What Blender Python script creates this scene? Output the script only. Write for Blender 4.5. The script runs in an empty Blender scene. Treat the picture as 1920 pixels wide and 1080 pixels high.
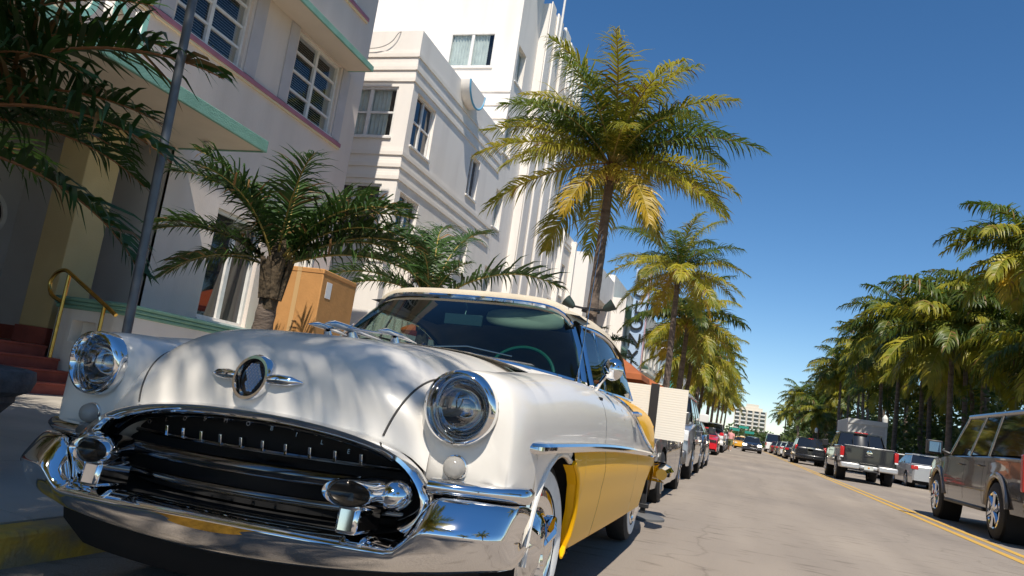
import bpy, math, random
import numpy as np
from mathutils import Vector, Matrix
R = math.radians
sc = bpy.context.scene
COL = sc.collection

# ------------------------------------------------------------------ camera
EYE = 0.88; YAW = R(18.155); PITCH = R(9.0745); ROLL = R(8.25)
fwd = Vector((-math.sin(YAW)*math.cos(PITCH), math.cos(YAW)*math.cos(PITCH), math.sin(PITCH)))
rgt = Vector((math.cos(YAW), math.sin(YAW), 0)); upv = rgt.cross(fwd)
r2 = rgt*math.cos(ROLL) + upv*math.sin(ROLL); u2 = upv*math.cos(ROLL) - rgt*math.sin(ROLL)
cd = bpy.data.cameras.new('camera'); cam = bpy.data.objects.new('camera', cd); COL.objects.link(cam)
cd.sensor_width = 36; cd.lens = 36*1400/1920; cd.clip_start = 0.05; cd.clip_end = 5000
m = Matrix((r2, u2, -fwd)).transposed().to_4x4(); m.translation = (0, 0, EYE); cam.matrix_world = m
sc.camera = cam

# ------------------------------------------------------------------ sky, sun, exposure
SUN_EL = R(57); SUN_AZ = R(15)                       # azimuth: from due south (-Y) towards the ocean (+X)
sd = Vector((math.sin(SUN_AZ)*math.cos(SUN_EL), -math.cos(SUN_AZ)*math.cos(SUN_EL), math.sin(SUN_EL)))
W = bpy.data.worlds.new('World'); sc.world = W; W.use_nodes = True
nt = W.node_tree; bg = nt.nodes['Background']
sky = nt.nodes.new('ShaderNodeTexSky'); sky.sky_type = 'NISHITA'; sky.sun_disc = False
sky.sun_elevation = SUN_EL; sky.sun_rotation = math.atan2(sd.x, sd.y)
sky.air_density = 0.85; sky.dust_density = 0.0; sky.ozone_density = 2.6; sky.altitude = 0
hs = nt.nodes.new('ShaderNodeHueSaturation'); hs.inputs['Saturation'].default_value = 1.25; hs.inputs['Value'].default_value = 1.0
gm = nt.nodes.new('ShaderNodeGamma'); gm.inputs[1].default_value = 0.97
nt.links.new(sky.outputs[0], gm.inputs[0]); nt.links.new(gm.outputs[0], hs.inputs['Color']); nt.links.new(hs.outputs[0], bg.inputs[0]); bg.inputs[1].default_value = 0.118
sl = bpy.data.lights.new('sun', 'SUN'); sl.energy = 5.0; sl.angle = R(0.53); sl.color = (1.0, 0.925, 0.81)
so = bpy.data.objects.new('sun', sl); COL.objects.link(so); so.rotation_euler = sd.to_track_quat('Z', 'Y').to_euler()
so.location = (0, -20, 40)
vs = sc.view_settings; vs.view_transform = 'Standard'; vs.look = 'None'; vs.exposure = 0.2; vs.gamma = 1.0
vs.use_curve_mapping = False

# ------------------------------------------------------------------ materials
MATS = {}
def mat(name, col=(.5,.5,.5), rough=.6, metal=0., noise=0., scale=6., bump=0., bscale=None, col2=None, coat=0.,
        emit=None, spec=.5, detail=5., stretch=None, trans=0., alpha=1., lo=.35, hi=.65, objrand=0.):
    if name in MATS: return MATS[name]
    M = bpy.data.materials.new(name); M.use_nodes = True; MATS[name] = M
    n = M.node_tree.nodes; L = M.node_tree.links; b = n['Principled BSDF']
    b.inputs['Base Color'].default_value = (*col, 1); b.inputs['Roughness'].default_value = rough
    b.inputs['Metallic'].default_value = metal; b.inputs['Specular IOR Level'].default_value = spec
    if coat: b.inputs['Coat Weight'].default_value = coat; b.inputs['Coat Roughness'].default_value = .03
    if emit: b.inputs['Emission Color'].default_value = (*emit[:3], 1); b.inputs['Emission Strength'].default_value = emit[3]
    if trans: b.inputs['Transmission Weight'].default_value = trans
    def coords(s):
        tc = n.new('ShaderNodeTexCoord'); mp = n.new('ShaderNodeMapping'); L.new(tc.outputs['Object'], mp.inputs[0])
        if stretch: mp.inputs['Scale'].default_value = stretch
        t = n.new('ShaderNodeTexNoise'); t.inputs['Scale'].default_value = s; t.inputs['Detail'].default_value = detail
        L.new(mp.outputs[0], t.inputs[0]); return t
    cur = None
    if noise or col2:
        t = coords(scale); r = n.new('ShaderNodeValToRGB'); L.new(t.outputs[0], r.inputs[0])
        c2 = col2 if col2 else tuple(max(0, c*(1-noise)) for c in col)
        c1 = col if col2 else tuple(min(1, c*(1+noise*.6)) for c in col)
        r.color_ramp.elements[0].position = lo; r.color_ramp.elements[1].position = hi
        r.color_ramp.elements[0].color = (*c2, 1); r.color_ramp.elements[1].color = (*c1, 1)
        cur = r.outputs[0]
    if objrand:
        oi = n.new('ShaderNodeObjectInfo'); h = n.new('ShaderNodeHueSaturation')
        mr = n.new('ShaderNodeMapRange'); L.new(oi.outputs['Random'], mr.inputs[0])
        mr.inputs[3].default_value = 1-objrand; mr.inputs[4].default_value = 1+objrand
        L.new(mr.outputs[0], h.inputs['Value'])
        if cur: L.new(cur, h.inputs['Color'])
        else: h.inputs['Color'].default_value = (*col, 1)
        cur = h.outputs[0]
    if cur: L.new(cur, b.inputs['Base Color'])
    if bump:
        t = coords(bscale or scale*4); bp = n.new('ShaderNodeBump'); bp.inputs['Strength'].default_value = bump
        bp.inputs['Distance'].default_value = .02
        L.new(t.outputs[0], bp.inputs['Height']); L.new(bp.outputs[0], b.inputs['Normal'])
    return M

def leafmat(name, col, col2, tr=.35):
    M = mat(name, col, .45, scale=1.7, col2=col2, objrand=.22, detail=3)
    n = M.node_tree.nodes; L = M.node_tree.links; b = n['Principled BSDF']; o = n['Material Output']
    t = n.new('ShaderNodeBsdfTranslucent'); mx = n.new('ShaderNodeMixShader'); mx.inputs[0].default_value = tr
    src = b.inputs['Base Color'].links[0].from_socket; L.new(src, t.inputs[0])
    L.new(b.outputs[0], mx.inputs[1]); L.new(t.outputs[0], mx.inputs[2]); L.new(mx.outputs[0], o.inputs[0])
    return M

def glassmat(name, tint, refl=.06, rough=.0):
    if name in MATS: return MATS[name]
    M = bpy.data.materials.new(name); M.use_nodes = True; MATS[name] = M
    n = M.node_tree.nodes; L = M.node_tree.links; o = n['Material Output']; n.remove(n['Principled BSDF'])
    tr = n.new('ShaderNodeBsdfTransparent'); tr.inputs[0].default_value = (*tint, 1)
    g = n.new('ShaderNodeBsdfGlossy'); g.inputs['Roughness'].default_value = rough
    fr = n.new('ShaderNodeFresnel'); fr.inputs[0].default_value = 1.5
    ad = n.new('ShaderNodeMath'); ad.operation = 'ADD'; ad.inputs[1].default_value = refl-.04; ad.use_clamp = True
    L.new(fr.outputs[0], ad.inputs[0])
    ge = n.new('ShaderNodeNewGeometry'); iv = n.new('ShaderNodeMath'); iv.operation = 'SUBTRACT'; iv.inputs[0].default_value = 1; L.new(ge.outputs['Backfacing'], iv.inputs[1])
    mu = n.new('ShaderNodeMath'); mu.operation = 'MULTIPLY'; L.new(ad.outputs[0], mu.inputs[0]); L.new(iv.outputs[0], mu.inputs[1])
    mx = n.new('ShaderNodeMixShader'); L.new(mu.outputs[0], mx.inputs[0]); L.new(tr.outputs[0], mx.inputs[1])
    L.new(g.outputs[0], mx.inputs[2]); L.new(mx.outputs[0], o.inputs[0]); return M

# ------------------------------------------------------------------ mesh helpers
def cr(keys, x):
    ks = [k[0] for k in keys]
    if x <= ks[0]: return keys[0][1]
    if x >= ks[-1]: return keys[-1][1]
    for i in range(len(ks)-1):
        if ks[i] <= x <= ks[i+1]: break
    p1, p2 = keys[i][1], keys[i+1][1]; h = ks[i+1]-ks[i]; t = (x-ks[i])/h
    m1 = (keys[i+1][1]-keys[i-1][1])/(ks[i+1]-ks[i-1])*h if i > 0 else (p2-p1)
    m2 = (keys[i+2][1]-keys[i][1])/(ks[i+2]-ks[i])*h if i+2 < len(ks) else (p2-p1)
    return (2*t**3-3*t*t+1)*p1+(t**3-2*t*t+t)*m1+(-2*t**3+3*t*t)*p2+(t**3-t*t)*m2
def lin(a, b, n): return [a+(b-a)*i/(n-1) for i in range(n)]
def spl(pts, n):
    """smooth path through 3d points"""
    out = []; k = list(range(len(pts)))
    for i in range(n):
        x = (len(pts)-1)*i/(n-1)
        out.append(tuple(cr([(j, p[a]) for j, p in zip(k, pts)], x) for a in range(3)))
    return out

class MB:
    def __init__(s): s.v = []; s.f = []; s.mi = []; s.cm = 0
    def add(s, vs, fs):
        o = len(s.v); s.v += [tuple(p) for p in vs]; s.f += [tuple(i+o for i in f) for f in fs]; s.mi += [s.cm]*len(fs); return s
    def box(s, c, d, rz=0., M=None):
        x, y, z = d[0]/2, d[1]/2, d[2]/2; vs = []
        for sx, sy, sz in ((-1,-1,-1),(1,-1,-1),(1,1,-1),(-1,1,-1),(-1,-1,1),(1,-1,1),(1,1,1),(-1,1,1)):
            p = Vector((sx*x, sy*y, sz*z))
            if rz: p = Matrix.Rotation(rz, 3, 'Z') @ p
            if M is not None: p = M @ p
            vs.append((p.x+c[0], p.y+c[1], p.z+c[2]))
        return s.add(vs, [(0,3,2,1),(4,5,6,7),(0,1,5,4),(1,2,6,5),(2,3,7,6),(3,0,4,7)])
    def bb(s, x0, x1, y0, y1, z0, z1): return s.box(((x0+x1)/2,(y0+y1)/2,(z0+z1)/2), (abs(x1-x0),abs(y1-y0),abs(z1-z0)))
    def grid(s, rows, cu=False, cv=False, flip=False):
        n = len(rows); k = len(rows[0]); vs = [p for r in rows for p in r]; fs = []
        for i in range(n if cu else n-1):
            for j in range(k if cv else k-1):
                q = (i*k+j, i*k+(j+1) % k, ((i+1) % n)*k+(j+1) % k, ((i+1) % n)*k+j)
                fs.append(q[::-1] if flip else q)
        return s.add(vs, fs)
    def tube(s, path, r, seg=8, cap=True, flat=1.):
        P = [Vector(p) for p in path]; n = len(P); rows = []
        N = None
        for i in range(n):
            t = (P[min(i+1, n-1)]-P[max(i-1, 0)])
            if t.length < 1e-9: t = Vector((0,0,1))
            t.normalize()
            if N is None:
                a = Vector((0,0,1)) if abs(t.z) < .9 else Vector((1,0,0)); N = (a-t*a.dot(t)).normalized()
            else:
                N = N-t*N.dot(t); N = N.normalized() if N.length > 1e-6 else Vector((1,0,0))
            B = t.cross(N); rr = r[i] if isinstance(r, (list, tuple)) else r
            rows.append([tuple(P[i]+(N*math.cos(2*math.pi*j/seg)*flat+B*math.sin(2*math.pi*j/seg))*rr) for j in range(seg)])
        o = len(s.v); s.grid(rows, cv=True)
        if cap: s.f += [tuple(o+j for j in range(seg))[::-1], tuple(o+(n-1)*seg+j for j in range(seg))]; s.mi += [s.cm]*2
        return s
    def lathe(s, prof, c=(0,0,0), axis='z', seg=24, sx=1., sy=1., cap=False):
        rows = []
        for r, h in prof:
            row = []
            for j in range(seg):
                a = 2*math.pi*j/seg; p = (r*math.cos(a)*sx, r*math.sin(a)*sy)
                if axis == 'z': q = (p[0], p[1], h)
                elif axis == 'y': q = (p[0], h, p[1])
                else: q = (h, p[0], p[1])
                row.append((q[0]+c[0], q[1]+c[1], q[2]+c[2]))
            rows.append(row)
        o = len(s.v); s.grid(rows, cv=True)
        if cap:
            s.f += [tuple(o+j for j in range(seg))[::-1], tuple(o+(len(prof)-1)*seg+j for j in range(seg))]; s.mi += [s.cm]*2
        return s
    def ell(s, c, rad, seg=16, rings=9, lo=-90, hi=90):
        rows = []
        for i in range(rings):
            a = R(lo+(hi-lo)*i/(rings-1))
            rows.append([(c[0]+rad[0]*math.cos(a)*math.cos(2*math.pi*j/seg), c[1]+rad[1]*math.cos(a)*math.sin(2*math.pi*j/seg), c[2]+rad[2]*math.sin(a)) for j in range(seg)])
        return s.grid(rows, cv=True)
    def poly(s, pts): return s.add(pts, [tuple(range(len(pts)))])
    def prism(s, pts, d):
        n = len(pts); q = [(p[0]+d[0], p[1]+d[1], p[2]+d[2]) for p in pts]
        return s.add(list(pts)+q, [tuple(range(n))[::-1], tuple(range(n, 2*n))]+[(i, (i+1) % n, (i+1) % n+n, i+n) for i in range(n)])
    def mesh(s, name, mats, smooth=True, ang=35):
        me = bpy.data.meshes.new(name); me.from_pydata(s.v, [], s.f)
        for x in (mats if isinstance(mats, (list, tuple)) else [mats]): me.materials.append(x)
        if any(s.mi): me.polygons.foreach_set('material_index', s.mi)
        if smooth:
            me.polygons.foreach_set('use_smooth', [True]*len(me.polygons)); me.set_sharp_from_angle(angle=R(ang))
        me.update(); return me
    def build(s, name, mats, parent=None, smooth=True, ang=35, bevel=0., solid=0., sub=0, recalc=False, loc=None, rot=None, ref=None):
        if ref:
            for k, f in enumerate(s.f):
                P = [Vector(s.v[i]) for i in f]; c = sum(P, Vector())/len(P)
                nn = (P[2]-P[0]).cross(P[-1]-P[1]) if len(P) > 3 else (P[1]-P[0]).cross(P[2]-P[0])
                if nn.dot(c-Vector(ref(c))) < 0: s.f[k] = f[::-1]
        me = s.mesh(name, mats, smooth, ang)
        if recalc:
            import bmesh
            bm = bmesh.new(); bm.from_mesh(me); bmesh.ops.remove_doubles(bm, verts=bm.verts, dist=1e-5)
            bmesh.ops.recalc_face_normals(bm, faces=bm.faces); bm.to_mesh(me); bm.free()
        return link(name, me, parent, bevel, solid, sub, loc, rot)
def link(name, me, parent=None, bevel=0., solid=0., sub=0, loc=None, rot=None):
    o = bpy.data.objects.new(name, me); COL.objects.link(o)
    if parent is not None: o.parent = parent
    if loc: o.location = loc
    if rot: o.rotation_euler = rot
    if sub: x = o.modifiers.new('s', 'SUBSURF'); x.levels = x.render_levels = sub
    if solid: x = o.modifiers.new('t', 'SOLIDIFY'); x.thickness = solid; x.offset = -1
    if bevel: x = o.modifiers.new('b', 'BEVEL'); x.width = bevel; x.segments = 2; x.limit_method = 'ANGLE'
    return o
def tag(o, label, cat, group=None, kind=None):
    if label: o['label'] = label
    if cat: o['category'] = cat
    if group: o['group'] = group
    if kind: o['kind'] = kind
    return o
def struct(o): o['kind'] = 'structure'; return o
def T(name, label, cat, loc=(0,0,0), rz=0., group=None, rot=None):
    o = bpy.data.objects.new(name, None); COL.objects.link(o); o.empty_display_size = .2
    o.location = loc; o.rotation_euler = rot if rot else (0,0,rz)
    return tag(o, label, cat, group)
def text_mesh(s, size, ext, name, m, align='CENTER'):
    cu = bpy.data.curves.new(name, 'FONT'); cu.body = s; cu.size = size; cu.extrude = ext; cu.align_x = align; cu.align_y = 'CENTER'
    o = bpy.data.objects.new('tmp', cu); COL.objects.link(o)
    dg = bpy.context.evaluated_depsgraph_get(); me = bpy.data.meshes.new_from_object(o.evaluated_get(dg))
    bpy.data.objects.remove(o); me.materials.clear(); me.materials.append(m); me.name = name; return me

chrome = mat('chrome', (.82,.82,.83), .045, 1.)
dark = mat('dark_void', (.008,.008,.009), .9)
rubber = mat('rubber', (.018,.018,.019), .75, noise=.3, scale=30)
blackplastic = mat('black_plastic', (.02,.02,.022), .45)
# ------------------------------------------------------------------ ground, road, pavements
asphalt = mat('asphalt', (.35,.30,.25), .85, scale=.55, col2=(.275,.235,.198), bump=.35, bscale=90, stretch=(3,.35,1), lo=.3, hi=.72)
def asphalt_detail():
    n = asphalt.node_tree.nodes; L = asphalt.node_tree.links; b = n['Principled BSDF']
    src = b.inputs['Base Color'].links[0].from_socket
    tc = n.new('ShaderNodeTexCoord')
    mp = n.new('ShaderNodeMapping'); mp.inputs['Scale'].default_value = (1.2, 4.5, 1); L.new(tc.outputs['Object'], mp.inputs[0])
    t = n.new('ShaderNodeTexNoise'); t.inputs['Scale'].default_value = 2.2; t.inputs['Detail'].default_value = 6; L.new(mp.outputs[0], t.inputs[0])
    r = n.new('ShaderNodeValToRGB'); r.color_ramp.elements[0].position = .58; r.color_ramp.elements[1].position = .72
    r.color_ramp.elements[0].color = (1,1,1,1); r.color_ramp.elements[1].color = (.62,.6,.58,1); L.new(t.outputs[0], r.inputs[0])
    v = n.new('ShaderNodeTexNoise'); v.inputs['Scale'].default_value = 160; v.inputs['Detail'].default_value = 2; L.new(tc.outputs['Object'], v.inputs[0])
    r2_ = n.new('ShaderNodeValToRGB'); r2_.color_ramp.elements[0].position = .3; r2_.color_ramp.elements[1].position = .7
    r2_.color_ramp.elements[0].color = (.72,.72,.72,1); r2_.color_ramp.elements[1].color = (1.2,1.2,1.2,1); L.new(v.outputs[0], r2_.inputs[0])
    def mul(a, c):
        q = n.new('ShaderNodeMix'); q.data_type = 'RGBA'; q.blend_type = 'MULTIPLY'; q.inputs[0].default_value = 1
        L.new(a, q.inputs[6]); L.new(c, q.inputs[7]); return q.outputs[2]
    # hairline cracks and big repair patches
    ns = n.new('ShaderNodeTexNoise'); ns.inputs['Scale'].default_value = 1.6; ns.inputs['Detail'].default_value = 4; L.new(tc.outputs['Object'], ns.inputs[0])
    mxv = n.new('ShaderNodeMix'); mxv.data_type = 'RGBA'; mxv.inputs[0].default_value = .35; L.new(tc.outputs['Object'], mxv.inputs[6]); L.new(ns.outputs['Color'], mxv.inputs[7])
    vo = n.new('ShaderNodeTexVoronoi'); vo.feature = 'DISTANCE_TO_EDGE'; vo.inputs['Scale'].default_value = .55; L.new(mxv.outputs[2], vo.inputs['Vector'])
    rc = n.new('ShaderNodeValToRGB'); rc.color_ramp.elements[0].position = .0; rc.color_ramp.elements[1].position = .006
    rc.color_ramp.elements[0].color = (.78,.77,.76,1); rc.color_ramp.elements[1].color = (1,1,1,1); L.new(vo.outputs[0], rc.inputs[0])
    pz = n.new('ShaderNodeTexNoise'); pz.inputs['Scale'].default_value = .16; pz.inputs['Detail'].default_value = 3; L.new(tc.outputs['Object'], pz.inputs[0])
    rp = n.new('ShaderNodeValToRGB'); rp.color_ramp.elements[0].position = .38; rp.color_ramp.elements[1].position = .62
    rp.color_ramp.elements[0].color = (.84,.84,.85,1); rp.color_ramp.elements[1].color = (1.06,1.05,1.03,1); L.new(pz.outputs[0], rp.inputs[0])
    L.new(mul(mul(mul(mul(src, r.outputs[0]), r2_.outputs[0]), rc.outputs[0]), rp.outputs[0]), b.inputs['Base Color'])
asphalt_detail()
sand = mat('sandy_ground', (.30,.27,.20), .95, scale=.2, col2=(.12,.16,.06))
concrete = mat('pavement_concrete', (.46,.42,.36), .85, scale=1.3, col2=(.36,.33,.285), bump=.25, bscale=60)
yellowpaint = mat('road_yellow', (.62,.36,.05), .7, scale=9, col2=(.50,.32,.09), bump=.2, bscale=80)
kerbpaint = mat('kerb_yellow', (.58,.36,.06), .75, scale=5, col2=(.30,.235,.14), bump=.5, bscale=40, lo=.42, hi=.58)
red = mat('step_red', (.33,.075,.05), .7, scale=4, col2=(.22,.05,.038), bump=.2)

struct(MB().grid([[(-2500,-900,-.12),(2500,-900,-.12)],[(-2500,3500,-.12),(2500,3500,-.12)]]).build('ground', sand, smooth=False))
def roadz(x): return min(0., .022*(x+1.6)-.02)
xs = [-2.78, -2.2, -1.6, -1.0, -.7, 0, 1.5, 3, 4.5, 6, 7.5, 9.25]; ys = [-80,-30,-10,-4,-2,0,1,2,3,4,5,6,8,10,14,20,30,50,90,160,300,700]
struct(MB().grid([[(x, y, roadz(x)) for x in xs] for y in ys]).build('road', asphalt))
for x0, x1 in ((3.07, 3.185), (3.32, 3.435)):
    struct(MB().grid([[(x0,y,.004),(x1,y,.004)] for y in lin(-60, 500, 40)]).build('road_marking', yellowpaint, smooth=False))
# far kerb, pavement and lawn on the park side
struct(MB().bb(9.25, 9.42, -60, 600, -.1, .12).build('kerb', concrete, bevel=.02))
struct(MB().grid([[(9.42,y,.11),(12.3,y,.13)] for y in (-60, 100, 600)]).build('pavement', concrete, smooth=False))
lawn = mat('lawn', (.07,.11,.03), .95, scale=2.5, col2=(.13,.14,.05))
struct(MB().grid([[(12.3,y,.12),(90,y,.2)] for y in (-60, 100, 700)]).build('lawn', lawn, smooth=False))
# hotel side: kerb stones and pavement slabs
kerb = struct(MB().bb(-2.90, -2.80, -40, 400, -.12, -.02).build('kerb', concrete))
def sidez(x): return .10+.16*min(1, max(0, (-2.93-x)/5.0))
y = -5.0
while y < 40:
    MB().bb(-2.93, -2.775, y+.005, y+2.39, -.07, .10).build('kerb_stone', kerbpaint, kerb, bevel=.022); y += 2.4
MB().bb(-2.93, -2.775, 40, 400, -.07, .10).build('kerb_stone', concrete, kerb, bevel=.02)
pav = struct(MB().grid([[(-2.94, y, sidez(-2.94)-.012), (-7.94, y, sidez(-7.94)-.012), (-30, y, .248)] for y in (-40, 0, 400)]).build('pavement', concrete, smooth=False))
for i in range(4):
    for j in range(11):
        xa = -2.94-1.25*i; xb = xa-1.244; y0 = -1.8+1.5*j; y1 = y0+1.494
        MB().add([(xa,y0,sidez(xa)),(xb,y0,sidez(xb)),(xb,y1,sidez(xb)),(xa,y1,sidez(xa)),
                  (xa,y0,sidez(xa)-.011),(xb,y0,sidez(xb)-.011),(xb,y1,sidez(xb)-.011),(xa,y1,sidez(xa)-.011)],
                 [(0,3,2,1),(0,1,5,4),(1,2,6,5),(2,3,7,6),(3,0,4,7)]).build('slab', concrete, pav, smooth=False)
# ------------------------------------------------------------------ the white and yellow vintage convertible
cream = mat('car_white', (.76,.72,.66), .25, coat=.4, spec=.3)
yellow = mat('car_yellow', (.90,.46,.006), .3, coat=.14, spec=.12)
topcloth = mat('soft_top', (.60,.52,.405), .95, noise=.10, scale=5, bump=.35, bscale=160, spec=.15)
white_rubber = mat('whitewall', (.72,.72,.70), .6, noise=.05, scale=20)
carglass = glassmat('car_glass', (.42,.52,.50), .05)
lensglass = glassmat('lens_glass', (.80,.82,.84), .22)
clear = glassmat('clear_glass', (.85,.88,.88), .07)
mat('chrome_bar', (.15,.15,.155), .1, 1.)
darkgrey = mat('interior_dark', (.012,.02,.032), .7)

def wheel(t, c, r, wd, style='white', side=1, hub=None, name='wheel', steer=0.):
    """wheel with its axle along x; outer face towards side"""
    c0 = c; c = (0,0,0); x = y = z = 0.
    prof = [(r*.62,-wd/2),(r*.86,-wd/2),(r*.97,-wd*.40),(r,-wd*.2),(r,wd*.2),(r*.97,wd*.40),(r*.86,wd/2),(r*.62,wd/2),(r*.60,wd*.40)]
    ty = MB().lathe([(a, b*side) for a, b in prof], c, 'x', 32).build(name, rubber, t, loc=c0, rot=(0,0,steer))
    if style == 'white':
        MB().lathe([(r*.845, wd/2*side+.001*side), (r*.84,wd/2*side+.006*side), (r*.70,wd/2*side+.009*side), (r*.655,wd/2*side+.003*side)], c, 'x', 40).build('whitewall', white_rubber, ty)
        MB().lathe([(r*.60,wd*.40*side),(r*.62,wd*.52*side),(r*.55,wd*.55*side),(r*.48,wd*.48*side),(r*.36,wd*.52*side),(r*.30,wd*.62*side),(r*.18,wd*.70*side),(.001,wd*.72*side)], c, 'x', 40).build('hubcap', chrome, ty)
        b = MB()
        for k in range(3):
            a = 2*math.pi*k/3+.5
            b.tube([(x+wd*.62*side, y+.06*r*math.cos(a), z+.06*r*math.sin(a)), (x+wd*.66*side, y+.3*r*math.cos(a), z+.3*r*math.sin(a)), (x+wd*.56*side, y+.56*r*math.cos(a), z+.56*r*math.sin(a))], [.02,.028,.014], 8)
        b.build('hubcap_spinner', chrome, ty)
    else:
        hm = hub or mat('alloy', (.55,.55,.56), .25, 1.)
        MB().lathe([(r*.63,wd*.42*side),(r*.66,wd*.49*side),(r*.60,wd*.50*side),(r*.57,wd*.30*side),(r*.3,wd*.22*side),(.001,wd*.22*side)], c, 'x', 28).build('rim', mat('rim_dark', (.09,.09,.1), .35, .8), ty)
        b = MB(); ns = 6 if style == 'six' else 5
        for k in range(ns):
            a = 2*math.pi*k/ns+.3; ca, sa = math.cos(a), math.sin(a)
            b.tube([(x+wd*.42*side, y+.06*r*ca, z+.06*r*sa), (x+wd*.44*side, y+.35*r*ca, z+.35*r*sa), (x+wd*.43*side, y+.60*r*ca, z+.60*r*sa)], [.07*r+.02,.055*r+.012,.09*r+.012], 6)
        b.lathe([(r*.655,wd*.49*side),(r*.62,wd*.53*side),(r*.575,wd*.47*side)], c, 'x', 28)
        b.lathe([(r*.13,wd*.40*side),(r*.12,wd*.52*side),(.001,wd*.54*side)], c, 'x', 12)
        b.build('spokes', hm, ty)
    return ty

def vintage_car():
    t = T('vintage_car', 'white and yellow vintage convertible with cream soft top and chrome grille', 'car', (-1.60,2.13,-.02), rot=(0,-.022,0))
    zc = lambda l: cr([(.45,1.078),(.8,1.105),(1.2,1.128),(1.6,1.135)], l)
    zf = lambda l: cr([(.45,1.0),(.9,1.04),(1.25,1.058),(1.75,1.062),(2.5,1.05),(3,1.06),(4,1.035),(4.6,.99),(5.05,.90)], l)
    zt = lambda l: cr([(.3,.757),(1.7,.752),(3.0,.715),(4.5,.655),(5.05,.64)], l)
    Wd = lambda l: cr([(.45,.955),(1.5,.972),(3,.975),(4.2,.95),(5.05,.84)], l)
    # hood
    def ztop(w, l): return zc(l)-.14*(abs(w)/.6)**4
    rows = []
    for w in lin(-.655, .655, 53):
        a = abs(w); ze = cr([(0,.758),(.3,.744),(.45,.727),(.55,.702),(.6,.684),(.66,.64)], a); le = .093+.075*(a/.6)**2
        col = [(w, l, ztop(w, l)) for l in lin(1.62, .45, 14)]
        for i in range(1, 19):
            s = R(90*i/18); col.append((w, .45-(.45-le)*math.sin(s), ze+(ztop(w, .45)-ze)*math.cos(s)))
        rows.append(col)
    hood = MB().grid(rows, flip=True).build('hood', cream, t, ang=60, ref=lambda c: (0,.9,.5))
    def hood_edge(k):
        out = [(k*.592, l, max(ztop(.592,l), .926+.85*(zf(l)-1.0))+.001) for l in lin(1.5,.52,10)]
        for i in range(0, 18):
            a = 5*i; w = .582-.080*(a/85)**1.3; le = .093+.075*(w/.6)**2; ze = cr([(0,.758),(.3,.744),(.45,.727),(.55,.702),(.6,.684),(.66,.64)], w)
            out.append((k*w, .45-(.45-le)*math.sin(R(a)), ze+(ztop(w,.45)-ze)*math.cos(R(a))))
        return out
    for k in (1,-1): MB().tube(hood_edge(k), .0042, 6).build('panel_gap', mat('gap_grey', (.07,.065,.06), .8), hood)
    # front fenders
    hc = (.752, .862)
    def side(tt, l): return .78+(Wd(l)-.78)*max(0, 1-tt**3)**.45
    TS = [1, .97, .90, .78, .62, .45, .3, .15, 0]
    def upper(l, inner=True):
        f = zf(l); q = zt(l); d = f-1.0
        P = [(.575,.905+d*.8), (.61,.948+d*.9), (.655,.98+d), (.715,.998+d)] if inner else []
        return P+[(side(k, l), q+k*(f-q)) for k in TS]
    for s in (1, -1):
        P = upper(.45)+[(.957,.69),(.952,.61),(.90,.588),(.82,.58),(.74,.58),(.67,.59),(.615,.62),(.585,.70),(.575,.78),(.572,.85)]
        cx_, cz_ = .765, .82
        F = [(cx_+(.81 if w > cx_ else .78)*(w-cx_), cz_+(.885 if z > cz_ else .96)*(z-cz_)) for w, z in P]
        b = MB(); loops = []
        for i in range(0, 11):
            a = R(90*i/10); k = 1-math.cos(a); l = .45-.25*math.sin(a)
            loops.append([(s*(p[0]*(1-k)+f[0]*k), l, p[1]*(1-k)+f[1]*k) for p, f in zip(P, F)])
        C = []
        for p in P:
            v = Vector((p[0]-hc[0], p[1]-hc[1])).normalized(); C.append((hc[0]+v.x*.118, hc[1]+v.y*.118))
        loops.append([(s*(f[0]*.6+c[0]*.4), .193, f[1]*.6+c[1]*.4) for f, c in zip(F, C)])
        loops.append([(s*(f[0]*.15+c[0]*.85), .187, f[1]*.15+c[1]*.85) for f, c in zip(F, C)])
        loops.append([(s*c[0], .20, c[1]) for c in C])
        b.grid(loops, cv=True, flip=s < 0)
        b.grid([[(s*w, l, z) for w, z in upper(l)] for l in lin(1.695, .45, 16)], flip=s < 0)
        # strip over the wheel arch, ahead of the yellow
        zb = lambda l: .36+.372*math.sqrt(max(0, 1-((l-.82)/.385)**2))
        ar = [.82+.385*math.cos(R(x)) for x in (180,176,168,158,146,132,118,104,92,80,66)]
        b.grid([[(s*(Wd(l)+.002-.012*(k**2)), l, zt(l)+(zb(l)-zt(l))*k) for k in lin(0, 1, 6)] for l in ar], flip=s > 0)
        b.build('front_fender', cream, t, ang=50, ref=lambda c: (s*.72, max(.5, c.y), .72))
        # yellow lower side: fender tail, door bottom, rear quarter
        def low(l, k, zbv):
            z = zt(l)+(zbv-zt(l))*k; d = (zt(l)-z); return (s*(Wd(l)+.012*math.sin(min(1, d/.2)*math.pi)-.28*max(0, d-.2)**1.35), l, z)
        def lowc(l, zbv): P_ = [low(l, k, zbv) for k in lin(0, 1, 12)]; e_ = P_[-1]; return P_+[(e_[0]-s*.012, l, e_[2]-.010), (e_[0]-s*.05, l, e_[2]-.012)]
        ls = [.82+.385*math.cos(R(x)) for x in (64,52,42,32,22,14,7,2)]+[1.205, 1.22]
        def zlow(l): return zb(l) if l < 1.205 else (.315 if l > 1.215 else .33)
        st = ls+lin(1.28, 1.695, 5)
        MB().grid([lowc(l, zlow(l)) for l in st], flip=s > 0).build('lower_fender', yellow, t, ang=50, ref=lambda c: (0, c.y, .55))
        MB().grid([lowc(l, .315) for l in lin(1.703, 2.95, 10)], flip=s > 0).build('lower_door', yellow, t, ang=50, ref=lambda c: (0, c.y, .55))
        zr = lambda l: .30+.30*math.sqrt(max(0, 1-((l-3.95)/.42)**2)) if abs(l-3.95) < .42 else .315
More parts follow.
